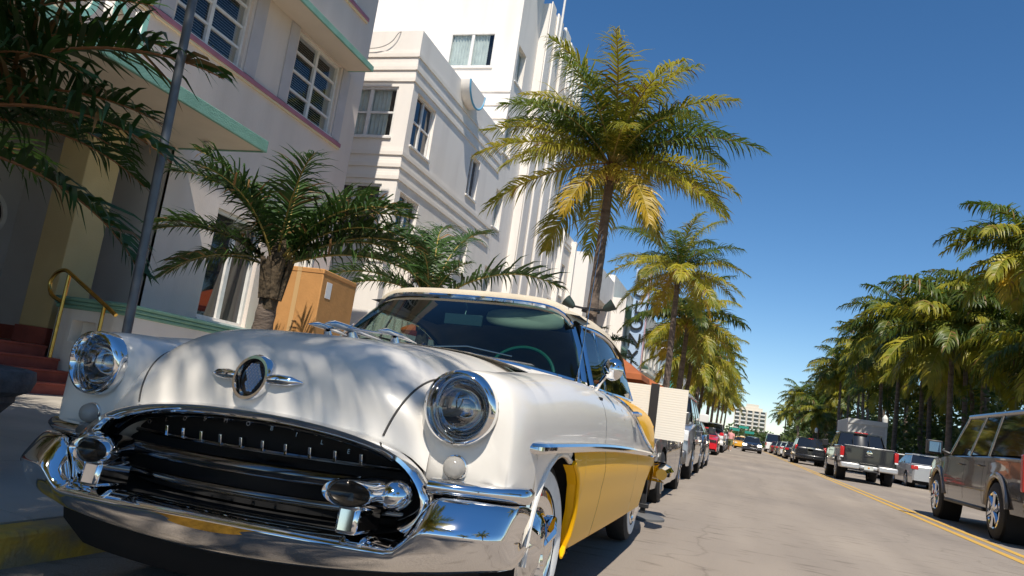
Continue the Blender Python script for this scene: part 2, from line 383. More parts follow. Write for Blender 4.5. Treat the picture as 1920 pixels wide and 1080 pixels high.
        st = lin(2.955, 3.52, 6)+[3.95+.42*math.cos(R(x)) for x in (179,174,166,154,140,122,104,86,68,50,36,24,12,4)]+lin(4.38, 5.0, 6)
        MB().grid([[low(l, k, zr(l)+(.0 if l < 4.4 else .1*(l-4.4))) for k in lin(0, 1, 12)] for l in st], flip=s > 0).build('lower_quarter', yellow, t, ang=50, ref=lambda c: (0, c.y, .55))
        # white door and the wedge behind it, bounded by the dipping chrome line
        zs = lambda l: min(zf(l), cr([(2.35,1.052),(2.62,1.0),(2.95,.885),(3.35,.79),(3.9,.715),(4.45,.664)], l))
        def sidept(l, z): tt = max(0, min(1, (z-zt(l))/(zf(l)-zt(l)))); return (s*side(tt, l), l, z)
        b = MB()
        b.grid([[(s*w, l, z) for w, z in upper(l, False)] for l in lin(1.703, 2.36, 9)], flip=s > 0)
        b.grid([[sidept(l, zs(l)+(zt(l)-zs(l))*k) for k in (0,.05,.14,.28,.45,.65,.82,1)] for l in lin(2.36, 4.45, 26)], flip=s > 0)
        door = b.build('door', cream, t, ang=50, ref=lambda c: (0, c.y, .55))
        b = MB()
        b.grid([[sidept(l, zf(l)+(max(zs(l), zt(l))-zf(l))*k) for k in (0,.02,.07,.15,.3,.5,.75,1)] for l in lin(2.36, 4.45, 26)], flip=s > 0)
        b.grid([[sidept(l, zf(l)+(zt(l)-zf(l))*k) for k in (0,.02,.07,.15,.3,.5,.75,1)] for l in lin(4.45, 5.05, 8)], flip=s > 0)
        b.build('rear_quarter', yellow, t, ang=50, ref=lambda c: (0, c.y, .55))
        MB().tube([tuple(Vector(sidept(l, zs(l)))+Vector((s*.006,0,0))) for l in lin(2.36, 4.47, 30)], .014, 8).build('dip_moulding', chrome, t)
        pth = [(s*(Wd(l)+.006), l, zt(l)) for l in lin(.40, 4.9, 40)]
        b = MB().tube(pth, [.004]+[.021]*38+[.008], 10, flat=1.0)
        b.tube([(s*(Wd(.40)-.055), .30, zt(.3)), (s*(Wd(.40)-.022), .345, zt(.3)), (s*(Wd(.45)+.004), .41, zt(.4)), (s*(Wd(.5)+.006), .5, zt(.5))], [.004,.02,.023,.021], 10)
        b.build('side_moulding', chrome, t)
        MB().tube([(s*(Wd(l)-.01), l, zb(l)) for l in ar], .013, 8).build('arch_lip', cream, t)
        MB().tube([tuple(Vector(low(l, 1, zb(l)))+Vector((-s*.004,0,0))) for l in ls[:8]]+[(s*.918,1.205,.325),(s*.917,1.18,.303),(s*.925,1.14,.288)], [.011]*9+[.014,.006], 8).build('arch_lip', yellow, t)
        # wheel housing
        MB().grid([[(s*q, .82+.42*math.cos(R(x)), .36+.40*math.sin(R(x))) for x in lin(-10,190,24)] for q in (.52,.93)]).bb(min(s*.52,s*.53),max(s*.52,s*.53),.42,1.22,.26,.74).build('wheel_housing', dark, t)
        MB().grid([[(s*q, 3.95+.44*math.cos(R(x)), .34+.40*math.sin(R(x))) for x in lin(0,180,24)] for q in (.52,.90)]).bb(min(s*.52,s*.53),max(s*.52,s*.53),3.55,4.35,.26,.70).build('wheel_housing', dark, t)
        wheel(t, (s*.795,.835,.362), .36, .17, 'white', s, steer=R(-6)); wheel(t, (s*.765,3.95,.362), .36, .17, 'white', s)
        # headlight
        hl = MB()
        ring = [(.086,.022),(.089,.008),(.097,-.018),(.108,-.036),(.118,-.030),(.123,.0),(.122,.035),(.12,.05)]
        rows = []
        for r_, h in ring:
            rows.append([(s*hc[0]+r_*math.cos(2*math.pi*j/44), .175+h-.022*max(0, math.sin(2*math.pi*j/44)) if h < .04 else .175+h, hc[1]+r_*math.sin(2*math.pi*j/44)) for j in range(44)])
        hl.grid(rows, cv=True); H_ = hl.build('headlight', chrome, t, ang=70)
        MB().lathe([(.088,.186),(.084,.172),(.072,.158),(.05,.146),(.023,.140),(.0005,.139)], (s*hc[0],0,hc[1]), 'y', 36).build('lens', lensglass, H_, ref=lambda c: (c.x*0+s*hc[0],.3,hc[1]))
        MB().lathe([(.089,.190),(.080,.21),(.064,.235),(.042,.254),(.02,.264),(.0005,.266)], (s*hc[0],0,hc[1]), 'y', 32).build('reflector', mat('reflector', (.36,.365,.38), .03, 1.), H_)
        MB().ell((s*hc[0],.225,hc[1]), (.012,.02,.012), 10, 7).build('bulb', mat('bulb', (.8,.8,.75), .3), H_)
        # turn signal
        sg = MB().lathe([(.042,.212),(.044,.192),(.040,.182),(.036,.181)], (s*.752,0,.672), 'y', 28).build('turn_signal', chrome, t)
        MB().lathe([(.038,.190),(.037,.172),(.030,.155),(.018,.146),(.0005,.143)], (s*.752,0,.672), 'y', 28).build('signal_lens', mat('signal_lens', (.50,.48,.45), .1, trans=.45), sg)
        # windows of the side
        bl = [(s*.815,1.98,1.06),(s*.825,2.5,1.055),(s*.83,3.0,1.06),(s*.825,3.5,1.06)]
        tl = [(s*.665,2.2,1.415),(s*.70,2.6,1.43),(s*.715,3.0,1.42),(s*.725,3.42,1.33)]
        MB().grid([[tuple(Vector(a).lerp(Vector(c), k)+Vector((s*.02*math.sin(k*math.pi),0,0))) for k in lin(0,1,6)] for a, c in zip(spl(bl,10), spl(tl,10))], flip=s < 0).build('side_window', carglass, t, ref=lambda c: (0,c.y,1.0))
        b = MB().tube(spl(bl, 10), .012, 8).tube(spl(tl, 10), .016, 8).tube([bl[0], tl[0]], .018, 8)
        b.tube([(s*.828,2.40,1.055), (s*.70,2.47,1.42)], .008, 6).tube([bl[-1], tl[-1]], .018, 8)
        b.build('window_frame', chrome, t)
        # door handle
        MB().tube([(s*.965,2.62,.955),(s*.995,2.63,.958),(s*.997,2.76,.955),(s*.975,2.78,.95)], [.012,.013,.014,.010], 8).build('door_handle', chrome, door)
    # mirror and aerial on the driver's side (right in the picture)
    mm = MB().tube([(.835,2.02,1.052),(.86,2.0,1.09),(.905,1.975,1.15)], [.016,.010,.012], 8).build('wing_mirror', chrome, t)
    Mr = Matrix.Rotation(R(-18), 3, 'Z')
    rows = []
    for r_, h in [(.001,-.045),(.03,-.042),(.05,-.028),(.061,-.004),(.063,.006),(.058,.012),(.001,.013)]:
        rows.append([tuple(Mr @ Vector((r_*math.cos(2*math.pi*j/24), h, r_*math.sin(2*math.pi*j/24)))+Vector((.925,1.98,1.17))) for j in range(24)])
    MB().grid(rows, cv=True).build('mirror_head', chrome, mm, ang=50)
    ae = MB().lathe([(.022,0),(.02,.018),(.01,.03),(.006,.06),(.0035,.08)], (.80,1.68,1.055), 'z', 12)
    ae.tube([(.80,1.68,1.13),(.806,1.76,1.50),(.812,1.85,1.90)], [.0035,.003,.002], 6).build('aerial', chrome, t)
    # cowl and windscreen
    base = lambda k: (.80*k, 1.42+.42*abs(k)**2.6, 1.133-.07*k*k)
    topc = lambda k: (.665*k*(1-.05*k**4), 2.02+.12*abs(k)**3, 1.515-.012*k*k-.095*abs(k)**9)
    K = lin(-1, 1, 41)
    MB().grid([[tuple(Vector(base(k)).lerp(Vector(topc(k)), q)+Vector((.012*k, -.02, .012))*math.sin(q*math.pi)) for q in lin(0,1,9)] for k in K]).build('windscreen', carglass, t, ang=80, ref=lambda c: (0,2.8,1.0))
    MB().grid([[(k*.78, 1.18+.42*abs(k)**2.6+.04, ztop(k*.62, 1.3)+.012-.02*abs(k)), tuple(Vector(base(k))-Vector((0,.02,.012)))] for k in K]).build('cowl', cream, t, ref=lambda c: (0, c.y, .55))
    MB().grid([[(k*.60, 1.27+.42*abs(k*.76)**2.6, 1.139-.02*abs(k)), (k*.60, 1.34+.42*abs(k*.76)**2.6, 1.14-.025*abs(k))] for k in K]).build('cowl_grille', mat('cowl_mesh', (.25,.25,.25), .4, .8, noise=.8, scale=160), t)
    fr = MB().tube([tuple(Vector(base(k))+Vector((0,-.006,0))) for k in K], .018, 8).tube([topc(k) for k in K], .019, 8)
    for k in (1,-1): fr.tube([base(k), tuple(Vector(base(k)).lerp(Vector(topc(k)), .5)+Vector((.012*k,-.02,.012))), topc(k)], .021, 8)
    fr.build('windscreen_frame', chrome, t)
    for k0, k1, d in ((-.05,-.55,.07), (.05,.60,.07)):
        wp = MB(); a = Vector(base(k0*1.0))+Vector((.0 ,-.03,.012)); e = Vector(base(k1)).lerp(Vector(topc(k1)), .06)+Vector((0,-.025,.02))
        wp.ell(tuple(a), (.022,.022,.02), 10, 6); wp.tube([tuple(a), tuple(a.lerp(e,.5)+Vector((0,-.015,.025))), tuple(e)], [.006,.005,.004], 6)
        wp.build('wiper', mat('chrome_bar'), t)
    # soft top
    zr_ = lambda l: cr([(2.0,1.545),(2.4,1.578),(3.0,1.565),(3.5,1.48),(3.9,1.30),(4.2,1.06)], l)
    wr_ = lambda l: cr([(2.12,.655),(2.6,.715),(3.2,.745),(3.6,.78),(4.2,.74)], l)
    zs_ = lambda l: cr([(2.12,1.425),(2.6,1.445),(3.2,1.40),(3.42,1.31),(3.6,1.07),(4.2,1.03)], l)
    rows = [[tuple(Vector(topc(k))+Vector((0,-.012,.004))) for k in K], [tuple(Vector(topc(k))+Vector((.012*k,-.012,.032))) for k in K], [tuple(Vector(topc(k))+Vector((.016*k,.03,.052-.012*abs(k)**4))) for k in K]]
    for v in lin(.06, 1, 22):
        row = []
        for k in K:
            l = 2.02+.12*abs(k)**3*(1-v)+2.18*v; e = max(0, 1-abs(k)**3.2)**.55
            row.append((wr_(l)*math.copysign(abs(k)**.9, k), l, zs_(l)+(zr_(l)-zs_(l))*e))
        rows.append(row)
    rows.append([(p[0]*.98, p[1], p[2]-.03) for p in rows[-1]])
    MB().grid(rows, flip=True).build('soft_top', topcloth, t, ang=70, ref=lambda c: (0, min(c.y,3.4), .9))
    # deck lid, tail, underbody
    MB().grid([[(w, l, zf(l)+.02*(1-(w/.8)**2)+.01) for w in lin(-.79,.79,11)] for l in lin(4.1, 5.05, 8)], flip=False).build('deck_lid', yellow, t, ref=lambda c: (0, c.y, .55))
    MB().grid([[(w, 5.05+.06*(1-(w/.84)**2), z) for w in lin(-.84,.84,9)] for z in (.42,.6,.75,.91)]).build('tail_panel', yellow, t, ref=lambda c: (0,4,.55))
    MB().bb(-.60,.60,.42,4.9,.24,.70).build('underbody', dark, t, smooth=False)
    MB().bb(-.86,.86,1.25,3.45,.30,.50).bb(-.93,-.90,1.66,1.74,.34,1.0).bb(.90,.93,1.66,1.74,.34,1.0).build('floor_pan', dark, t, smooth=False)
    MB().bb(-.56,.56,.50,1.4,.55,.86).build('engine_bay', dark, t, smooth=False)
    rb = MB().grid([[(w, 5.16-.16*abs(w)**4+ -.06*math.cos(R(x))*-1, .50+.09*math.sin(R(x))) for x in (-90,-60,-30,0,30,60,90)] for w in lin(-.98,.98,21)])
    for s in (1,-1): rb.tube([(s*.98,5.0,.50),(s*1.0,4.85,.50),(s*.985,4.66,.50)], [.085,.08,.05], 10)
    rb.build('rear_bumper', chrome, t)
    # interior
    MB().grid([[(w, 1.50+.40*abs(w/.8)**2.6+dl, z) for w in lin(-.76,.76,21)] for dl, z in ((0,1.09),(.18,1.075),(.24,1.02),(.22,.75))]).build('dashboard', mat('dash', (.03,.055,.05), .5), t)
    MB().bb(-.82,.82,1.5,3.4,.5,.56).build('cabin_floor', darkgrey, t, smooth=False)
    for l in (2.55, 3.28):
        s_ = MB()
        for k in (-.37,.37): s_.box((k,l+.0,.72), (.68,.52,.16)).box((k,l+.30,.92), (.68,.14,.42))
        s_.build('seat', mat('seat_leather', (.05,.07,.08), .55), t, bevel=.04)
    MB().bb(-.70,.70,2.83,2.85,1.10,1.15).build('red_strip', mat('strip_red', (.55,.05,.03), .5), t, bevel=.008)  # thin red strip along the top of the front seat backs
    MB().grid([[(w*.68, l, 1.50-.03*abs(w)**3) for w in lin(-1,1,7)] for l in (2.1,2.6,3.2)]).build('headliner', mat('headliner', (.02,.035,.06), .9), t)
    sw = MB(); c = Vector((.38,2.02,1.07)); A = Vector((1,0,0)); B = Vector((0,.42,.9)).normalized()
    sw.tube([tuple(c+A*.205*math.cos(x)+B*.205*math.sin(x)) for x in lin(0, 2*math.pi, 40)], .011, 8)
    sw.tube([tuple(c-A*.2), tuple(c), tuple(c+A*.2)], .010, 6).tube([tuple(c), (.38,1.75,.96)], .02, 8)
    sw.build('steering_wheel', mat('wheel_green', (.02,.16,.11), .3, coat=.5), t)
    mi = MB().bb(-.12,.12,2.00,2.02,1.345,1.41).tube([(.0,2.02,1.40),(-.01,2.07,1.46),(-.02,2.04,1.50)], .006, 6)
    mi.build('rear_view_mirror', mat('mirror_grey', (.10,.16,.16), .25, .6), t, bevel=.012)
    for w0, w1 in ((.12,.60),):
        MB().grid([[((w0+w1)/2+(w1-w0)/2*math.cos(2*math.pi*j/24)*f, 2.085+.02*f*math.sin(2*math.pi*j/24), 1.415+.058*f*math.copysign(abs(math.sin(2*math.pi*j/24))**.6, math.sin(2*math.pi*j/24))) for j in range(24)] for f in (0.01,.5,1)], cv=True).build('sun_visor', mat('visor', (.42,.47,.38), .8), t, solid=.02)
    # emblem
    e = MB(); ec = (0,.118,.878)
    def nose_l(z, w=0.): q = (z-.758)/(ztop(w,.45)-.758); return .45-.357*math.sqrt(max(0,1-q*q))
    rows = []
    for rr, dl in ((.078,.03),(.082,-.010),(.076,-.024),(.066,-.024),(.058,-.006)):
        rows.append([(rr*.88*math.cos(2*math.pi*j/36), .106+.22*rr*math.sin(2*math.pi*j/36)+dl, .878+rr*math.sin(2*math.pi*j/36)) for j in range(36)])
    e.grid(rows, cv=True)
    for s in (1,-1): e.tube([(s*.06,.095,.878),(s*.10,.094,.880),(s*.145,.106,.880),(s*.185,.122,.879)], [.012,.016,.014,.003], 10, flat=1.2)
    em = e.build('hood_emblem', chrome, t, ang=50)
    MB().grid([[(rr*.88*math.cos(2*math.pi*j/30), .104+.22*rr*math.sin(2*math.pi*j/30)-.3*(.06-rr)*rr*6, .878+rr*math.sin(2*math.pi*j/30)) for j in range(30)] for rr in (.060,.045,.03,.015,.001)], cv=True).build('emblem_disc', mat('emblem_dark', (.06,.055,.05), .15, .9), em)
    gl = MB(); rng = random.Random(4)
    def glz(x, z): return .094+.22*(z-.878)
    for i in range(-3,4):
        for j in range(-4,5):
            x = .0125*i+(.006 if j % 2 else 0); z = .0108*j
            if x*x/.0022+z*z/.0028 < .75 and (x+z*.25 > -.02):
                gl.tube([(x+.0045*math.cos(q), glz(0,.878+z)-.004, .878+z+.0045*math.sin(q)) for q in lin(0, 2*math.pi, 7)], .0020, 4, cap=False)
    gl.build('emblem_lattice', chrome, em)
    # hood ornament: a slim bird with spread wings
    o = MB()
    o.tube([(-.10,.60,1.140),(-.10,.68,1.150),(-.10,.82,1.150),(-.10,1.05,1.135)], [.004,.026,.022,.004], 12, flat=.55)
    o = MB(); z0 = ztop(0,.7)
    o.tube([(0,.50,z0+.030),(0,.56,z0+.040),(0,.72,z0+.038),(0,.95,z0+.030),(0,1.06,z0+.022)], [.003,.022,.024,.013,.003], 12, flat=.6)
    for s in (1,-1):
        o.tube([(s*.01,.66,z0+.035),(s*.09,.74,z0+.036),(s*.165,.80,z0+.040)], [.02,.014,.012], 8, flat=.35)
        o.tube([(s*.165,.64,z0+.036),(s*.166,.70,z0+.044),(s*.168,.84,z0+.042),(s*.172,1.02,z0+.030)], [.003,.021,.022,.003], 12, flat=.55)
        o.tube([(s*.166,.80,z0+.03),(s*.166,.82,z0-.01)], [.016,.024], 8)
    o.tube([(0,.72,z0+.03),(0,.74,z0-.006)], [.018,.03], 8)
    o.build('hood_ornament', chrome, t, ang=60)
    # grille mouth: rolled chrome surround
    half = [(0,.766),(.16,.763),(.30,.752),(.42,.736),(.53,.710),(.60,.680),(.655,.640),(.695,.59),(.708,.54),(.69,.495),(.645,.462),(.57,.443),(.45,.434),(.30,.430),(.15,.428),(0,.427)]
    loop = half+[(-w, z) for w, z in half[-2:0:-1]]
    n = len(loop); loop = [(cr([(j, loop[j % n][0]) for j in range(-2, n+3)], i*n/96), cr([(j, loop[j % n][1]) for j in range(-2, n+3)], i*n/96)) for i in range(96)]
    mc = (0,.59)
    def Lp(sx, sz, base_l, upp=0.): return [(mc[0]+(w-mc[0])*sx, base_l+.07*(w/.7)**2+upp*max(0,(z-.59)/.17), mc[1]+(z-mc[1])*sz) for w, z in loop]
    def Lp_(*q): return [p for p in (lambda L: L[64:]+L[:33])(Lp(*q))]
    gs = MB().grid([Lp_(1.005,1.03,.085,.02), Lp_(1.015,1.045,.055,.025), Lp_(1.0,1.0,.025,.03), Lp_(.975,.93,.02,.035), Lp_(.94,.80,.05,.03), Lp_(.925,.74,.085,.02), Lp_(.915,.73,.14)])
    gs.build('grille_surround', chrome, t, ang=60)
    for s in (1,-1):
        pass
    MB().grid([Lp(.95,.95,.24), Lp(.01,.01,.24)], cv=True).grid([[(w, l+.16*(w/.7)**2, .425+.05*max(0,(abs(w)-.5)/.2)) for w in lin(-.70,.70,21)] for l in (.045,.26)]).grid([[(s_*(.70-.02*k), .09+.16, .43+.2*k) for k in (0,1)] for s_ in (1,)]).build('grille_back', dark, t)
    MB().tube([(w, .085+.16*(w/.7)**2, .578) for w in lin(-.60,.60,25)], .021, 10, flat=1.15).build('grille_bar', mat('chrome_bar', (.30,.30,.31), .1, 1.), t)
    MB().tube([(w, .11+.16*(w/.7)**2, .492) for w in lin(-.58,.58,25)], .013, 10, flat=1.2).build('grille_bar', mat('chrome_dull', (.16,.16,.165), .15, 1.), t)
    MB().tube([(w, .17+.14*(w/.7)**2, .632) for w in lin(-.60,.60,25)], .008, 8).build('tooth_rail', mat('chrome_dull'), t)
    for i in range(10):
        w = -.405+.09*i
        MB().add([(w-.006,.158+.14*(w/.7)**2,.63),(w+.006,.158+.14*(w/.7)**2,.63),(w+.006,.15+.14*(w/.7)**2,.668),(w-.006,.15+.14*(w/.7)**2,.668),
                  (w-.006,.19+.14*(w/.7)**2,.63),(w+.006,.19+.14*(w/.7)**2,.63),(w+.006,.175+.14*(w/.7)**2,.668),(w-.006,.175+.14*(w/.7)**2,.668)],
                 [(0,1,2,3),(1,5,6,2),(5,4,7,6),(4,0,3,7),(3,2,6,7)]).build('grille_tooth', chrome, t, bevel=.002)
    for i, ch in enumerate('OLDSMOBILE'):
        w = -.405+.09*i; me = text_mesh(ch, .021, .003, 'grille_letter', mat('chrome_dull'))
        ob = link('grille_letter', me, t); ob.location = (w, .024+.16*(w/.7)**2+.035, .724-.05*(w/.42)**2); ob.rotation_euler = (R(84), 0, 0)
    # pods and guards
    for s in (1,-1):
        p = MB(); c = (s*.500, -.035, .568)
        rows = []
        for f, dl in ((.02,.03),(.55,.026),(.78,.016),(.84,.0),(.93,-.008),(1.0,.004),(1.03,.03),(1.02,.07),(.94,.14),(.8,.2)):
            rows.append([(c[0]+.088*f*math.cos(2*math.pi*j/40)+s*(.0 if dl < .03 else .05*min(1,(dl-.03)/.1)), c[1]+dl, c[2]+.043*f*math.sin(2*math.pi*j/40)*(1 if dl < .03 else 1+.25*min(1,(dl-.03)/.1))) for j in range(40)])
        p.grid(rows[2:], cv=True, flip=True); pod = p.build('grille_pod', chrome, t, ang=75)
        MB().grid(rows[:3], cv=True, flip=True).build('pod_face', mat('pod_dark', (.055,.05,.045), .18, .8), pod)
        MB().ell((s*.605,.09,.570), (.056,.075,.050), 20, 12).build('pod_shoulder', chrome, pod)
        g = MB().add([(s*.50-.036,-.012,.53),(s*.50+.036,-.012,.53),(s*.50+.036,-.022,.445),(s*.50-.036,-.022,.445),
                      (s*.50-.050,.11,.53),(s*.50+.050,.11,.53),(s*.50+.050,.11,.445),(s*.50-.050,.11,.445)],
                     [(0,1,2,3),(1,5,6,2),(4,0,3,7),(0,4,5,1),(3,2,6,7)])
        g.build('bumper_guard', chrome, t, bevel=.012)
    # gravel shield behind the bumper; painted reflection of the yellow kerb under the lip
    MB().grid([[(w, .10+.18*abs(w)**2.5+dl, z) for w in lin(-.86,.86,17)] for dl, z in ((0,.42),(.04,.26),(.16,.15))]).build('gravel_shield', dark, t)
    MB().grid([[(.232*u+.0, -.0215+.05*abs(.232*u)**2.2+.006*q, .407-.030*q*max(.02,(1-abs(u)**2.4))) for q in (0,.25,.5,.75,1)] for u in lin(-1,1,25)]).build('kerb_reflection', mat('reflection_gold', (.62,.33,.05), .32, .55, scale=14, col2=(.34,.17,.03), bump=.5, bscale=24), t, ref=lambda c: (0,1,.4))  # gold metal patch stands in for the kerb mirrored in the chrome
    # front bumper: deep wrapped blade
    rows = []
    for k in lin(-1, 1, 81):
        a = abs(k); w = .985*math.sin(k*math.pi/2*.98)/math.sin(math.pi/2*.98) if a < .9 else math.copysign(.985*math.sin(.9*math.pi/2*.98)/math.sin(math.pi/2*.98)+(a-.9)*.10, k)
        l = -.015+.17*(min(a,.9)/.9)**3.2+(a-.9)*1.5*(a > .9)
        e = max(0., min(1., (abs(w)-.635)/.12)); e = e*e*(3-2*e)
        ztp = .440+.145*e-.012*max(0, (abs(w)-.85))/.2; zbt = .292+.095*abs(w)**1.8
        if a > .9: kk = ((a-.9)/.1)**2; ztp -= .022*kk; zbt += .05*kk
        zrd = ztp-.026-.062*e; hgt = zrd-zbt
        pf = [(.085,ztp-.006),(.05,ztp),(.022,ztp-.003),(-.004-.010*e,ztp-.012-.026*e),(-.030-.024*e,zrd),(-.032-.020*e,zrd-.18*hgt),(-.014-.016*e,zrd-.5*hgt),(.014-.008*e,zrd-.82*hgt),(.042,zbt+.006),(.07,zbt),(.11,zbt+.012)]
        row = []
        for q in range(25):
            x = (len(pf)-1)*q/24; dl = cr([(i, p[0]) for i, p in enumerate(pf)], x); zz = cr([(i, p[1]) for i, p in enumerate(pf)], x)
            row.append((w-math.copysign(max(0, dl)*.15*a**3+min(0, dl)*.2*a**3, w), l+.03+dl, zz))
        rows.append(row)
    MB().grid(rows, flip=True).build('front_bumper', chrome, t, ang=60, recalc=False)
    for s in (1,-1):
        rows = []
        for w in lin(.705, .99, 18):
            l = .105+.15*((w-.6)/.4)**2.2
            rows.append([(s*w, l+.05*(1-math.cos(R(x))**.8 if abs(x) < 90 else 1)-.03, .612-.008*(w-.6)+.026*math.sin(R(x))) for x in (-90,-70,-45,-15,15,45,70,90)])
        rows.append([(s*.995, .30, p[2]*.4+.612*.6) for p in rows[-1]])
        MB().grid(rows, flip=s > 0).build('bumper_top_bar', chrome, t, ang=60)
    return t
vintage_car()
# ------------------------------------------------------------------ buildings on the hotel side
stucco_pink = mat('stucco_pale', (.70,.61,.55), .9, scale=1.1, col2=(.62,.54,.485), bump=.25, bscale=70, stretch=(1.6,1.6,.3), lo=.3, hi=.6)
stucco_white = mat('stucco_white', (.84,.79,.73), .9, scale=1.0, col2=(.755,.705,.65), bump=.2, bscale=60, stretch=(1.6,1.6,.28), lo=.28, hi=.55)
cream_paint = mat('cream_band', (.80,.745,.675), .9, noise=.04, scale=2)
mint = mat('mint_paint', (.22,.42,.335), .75, scale=3, col2=(.175,.35,.275), bump=.5, bscale=55)
mintface = mat('mint_letter', (.36,.70,.58), .5)
mauve = mat('mauve_paint', (.40,.17,.23), .8, noise=.1, scale=4)
lilac = mat('lilac_grey', (.50,.47,.48), .9, noise=.06, scale=3)
soffit = mat('soffit_bounce_tan', (.62,.55,.46), .9, noise=.05, scale=2)  # tan of light bounced from below is put into this colour
yellow_stucco = mat('yellow_stucco', (.60,.47,.24), .9, scale=1.5, col2=(.52,.40,.20), bump=.3, bscale=60)
trim_white = mat('window_white', (.74,.72,.69), .6, noise=.08, scale=9)
pane_dark = mat('window_pane', (.012,.016,.024), .03, spec=.9)
curtain = mat('curtain', (.80,.82,.79), .9, noise=.1, scale=5)
blind = mat('blind', (.82,.83,.84), .7)
brass = mat('brass', (.60,.40,.11), .25, 1., noise=.15, scale=12)

def wall(mb, P, U, N, w, z0, z1, holes, depth=.18):
    us = sorted({0., w, *[h[0] for h in holes], *[h[1] for h in holes]}); zs = sorted({z0, z1, *[h[2] for h in holes], *[h[3] for h in holes]})
    pt = lambda u, z, d=0.: (P[0]+U[0]*u-N[0]*d, P[1]+U[1]*u-N[1]*d, z)
    for a, b in zip(us, us[1:]):
        for c, d in zip(zs, zs[1:]):
            if any(h[0] <= (a+b)/2 <= h[1] and h[2] <= (c+d)/2 <= h[3] for h in holes): continue
            mb.add([pt(a,c), pt(b,c), pt(b,d), pt(a,d)], [(0,1,2,3)])
    for h in holes:
        u0, u1, a, b = h[:4]; q = h[4] if len(h) > 4 else depth
        for A, B in (((u0,a),(u1,a)), ((u1,a),(u1,b)), ((u1,b),(u0,b)), ((u0,b),(u0,a))):
            mb.add([pt(*A), pt(*B), pt(*B, q), pt(*A, q)], [(0,1,2,3)])
def window(parent, P, U, N, u0, u1, z0, z1, depth=.14, cols=2, rows=1, fill='dark', fw=.05, bars=0):
    """framed window set back in a wall opening; every pane is a piece of its own"""
    def bx(mb, a, b, c, d, k0, k1):
        x0 = P[0]+U[0]*a-N[0]*k0; x1 = P[0]+U[0]*b-N[0]*k1; y0 = P[1]+U[1]*a-N[1]*k0; y1 = P[1]+U[1]*b-N[1]*k1
        mb.bb(min(x0,x1), max(x0,x1), min(y0,y1), max(y0,y1), c, d)
    f = MB(); cw = (u1-u0)/cols; rh = (z1-z0)/rows
    bx(f, u0, u1, z0, z0+fw, depth-.06, depth+.02); bx(f, u0, u1, z1-fw, z1, depth-.06, depth+.02)
    bx(f, u0, u0+fw, z0+fw+.001, z1-fw-.001, depth-.06, depth+.02); bx(f, u1-fw, u1, z0+fw+.001, z1-fw-.001, depth-.06, depth+.02)
    for i in range(1, cols): bx(f, u0+cw*i-fw*.8, u0+cw*i+fw*.8, z0+fw+.002, z1-fw-.002, depth-.045, depth+.018)
    for j in range(1, rows): bx(f, u0+fw, u1-fw, z0+rh*j-fw*.45, z0+rh*j+fw*.45, depth-.035, depth+.016)
    w = f.build('window', trim_white, parent, smooth=False)
    pm = pane_dark
    for i in range(cols):
        for j in range(rows):
            g = MB(); bx(g, u0+cw*i+fw*.5, u0+cw*(i+1)-fw*.5, z0+rh*j+fw*.3, z0+rh*(j+1)-fw*.3, depth+.004, depth+.01)
            g.build('pane', clear if fill in ('blind', 'curtain') else pm, w, smooth=False)
    s = MB(); bx(s, u0-.03, u1+.03, z0-.05, z0-.002, -.05, depth-.062); s.build('sill', trim_white, w, smooth=False)
    if fill == 'blind':
        b = MB(); z = z0+.05
        while z < z1-.05:
            a0 = depth+.05; x0 = P[0]+U[0]*(u0+.05)-N[0]*a0; y0 = P[1]+U[1]*(u0+.05)-N[1]*a0; x1 = P[0]+U[0]*(u1-.05)-N[0]*a0; y1 = P[1]+U[1]*(u1-.05)-N[1]*a0
            b.add([(x0,y0,z),(x1,y1,z),(x1-N[0]*.03,y1-N[1]*.03,z+.024),(x0-N[0]*.03,y0-N[1]*.03,z+.024)], [(0,1,2,3)]); z += .045
        o = b.build('blind_slats', blind, w, smooth=False); o['kind'] = 'stuff'
    if fill == 'curtain':
        c = MB(); rows_ = []
        for z in (z0, z1):
            rows_.append([(P[0]+U[0]*u-N[0]*(depth+.06+.03*math.sin(u*55)), P[1]+U[1]*u-N[1]*(depth+.06+.03*math.sin(u*55)), z) for u in lin(u0+(u1-u0)*.15, u1-.02, 60)])
        c.grid(rows_).build('curtain', curtain, w)
    if fill in ('blind', 'curtain'):
        g = MB(); bx(g, u0, u1, z0, z1, depth+.17, depth+.18); g.build('window_back', dark, w, smooth=False)
    return w

XF = -8.70
# --- pale hotel with mauve bands, mint eyebrows and a porch
H = T('hotel_building', 'pale stucco hotel with mauve ledge, mint eyebrows and porch canopy at left', 'building', (XF, 6, .2))
def hb(mb, name, m, **k):
    o = mb.build(name, m, None, **k); o.parent = H; o.matrix_parent_inverse = Matrix.Translation((-XF, -6, -.2)); return o
class _P:  # helper parent wrapper: children are modelled in world space
    pass
def wbuild(parent, origin):
    inv = Matrix.Translation((-origin[0], -origin[1], -origin[2]))
    for o in list(parent.children): o.matrix_parent_inverse = inv
Y0 = -8.0; YE = 13.85
holes = []
def hw(ya, yb, za, zb, d=.16): holes.append((ya-Y0, yb-Y0, za, zb, d))
wins1 = [(8.37,9.97),(11.37,12.92),(4.95,6.55),(1.95,3.55)]
for a, b in wins1: hw(a, b, 5.90, 7.43); hw(a, b, 8.98, 10.5)
hw(10.17, 11.45, 1.62, 3.5, .2); hw(-3.0, 8.95, .3, 4.10, .05)
mb = MB(); wall(mb, (XF, Y0), (0,1), (1,0), YE-Y0, .2, 12.4, holes)
mb.add([(XF,YE,.2),(-20,YE,.2),(-20,YE,12.4),(XF,YE,12.4)], [(0,1,2,3)])
mb.add([(XF,Y0,12.4),(XF,YE,12.4),(-20,YE,12.4),(-20,Y0,12.4)], [(0,1,2,3)])
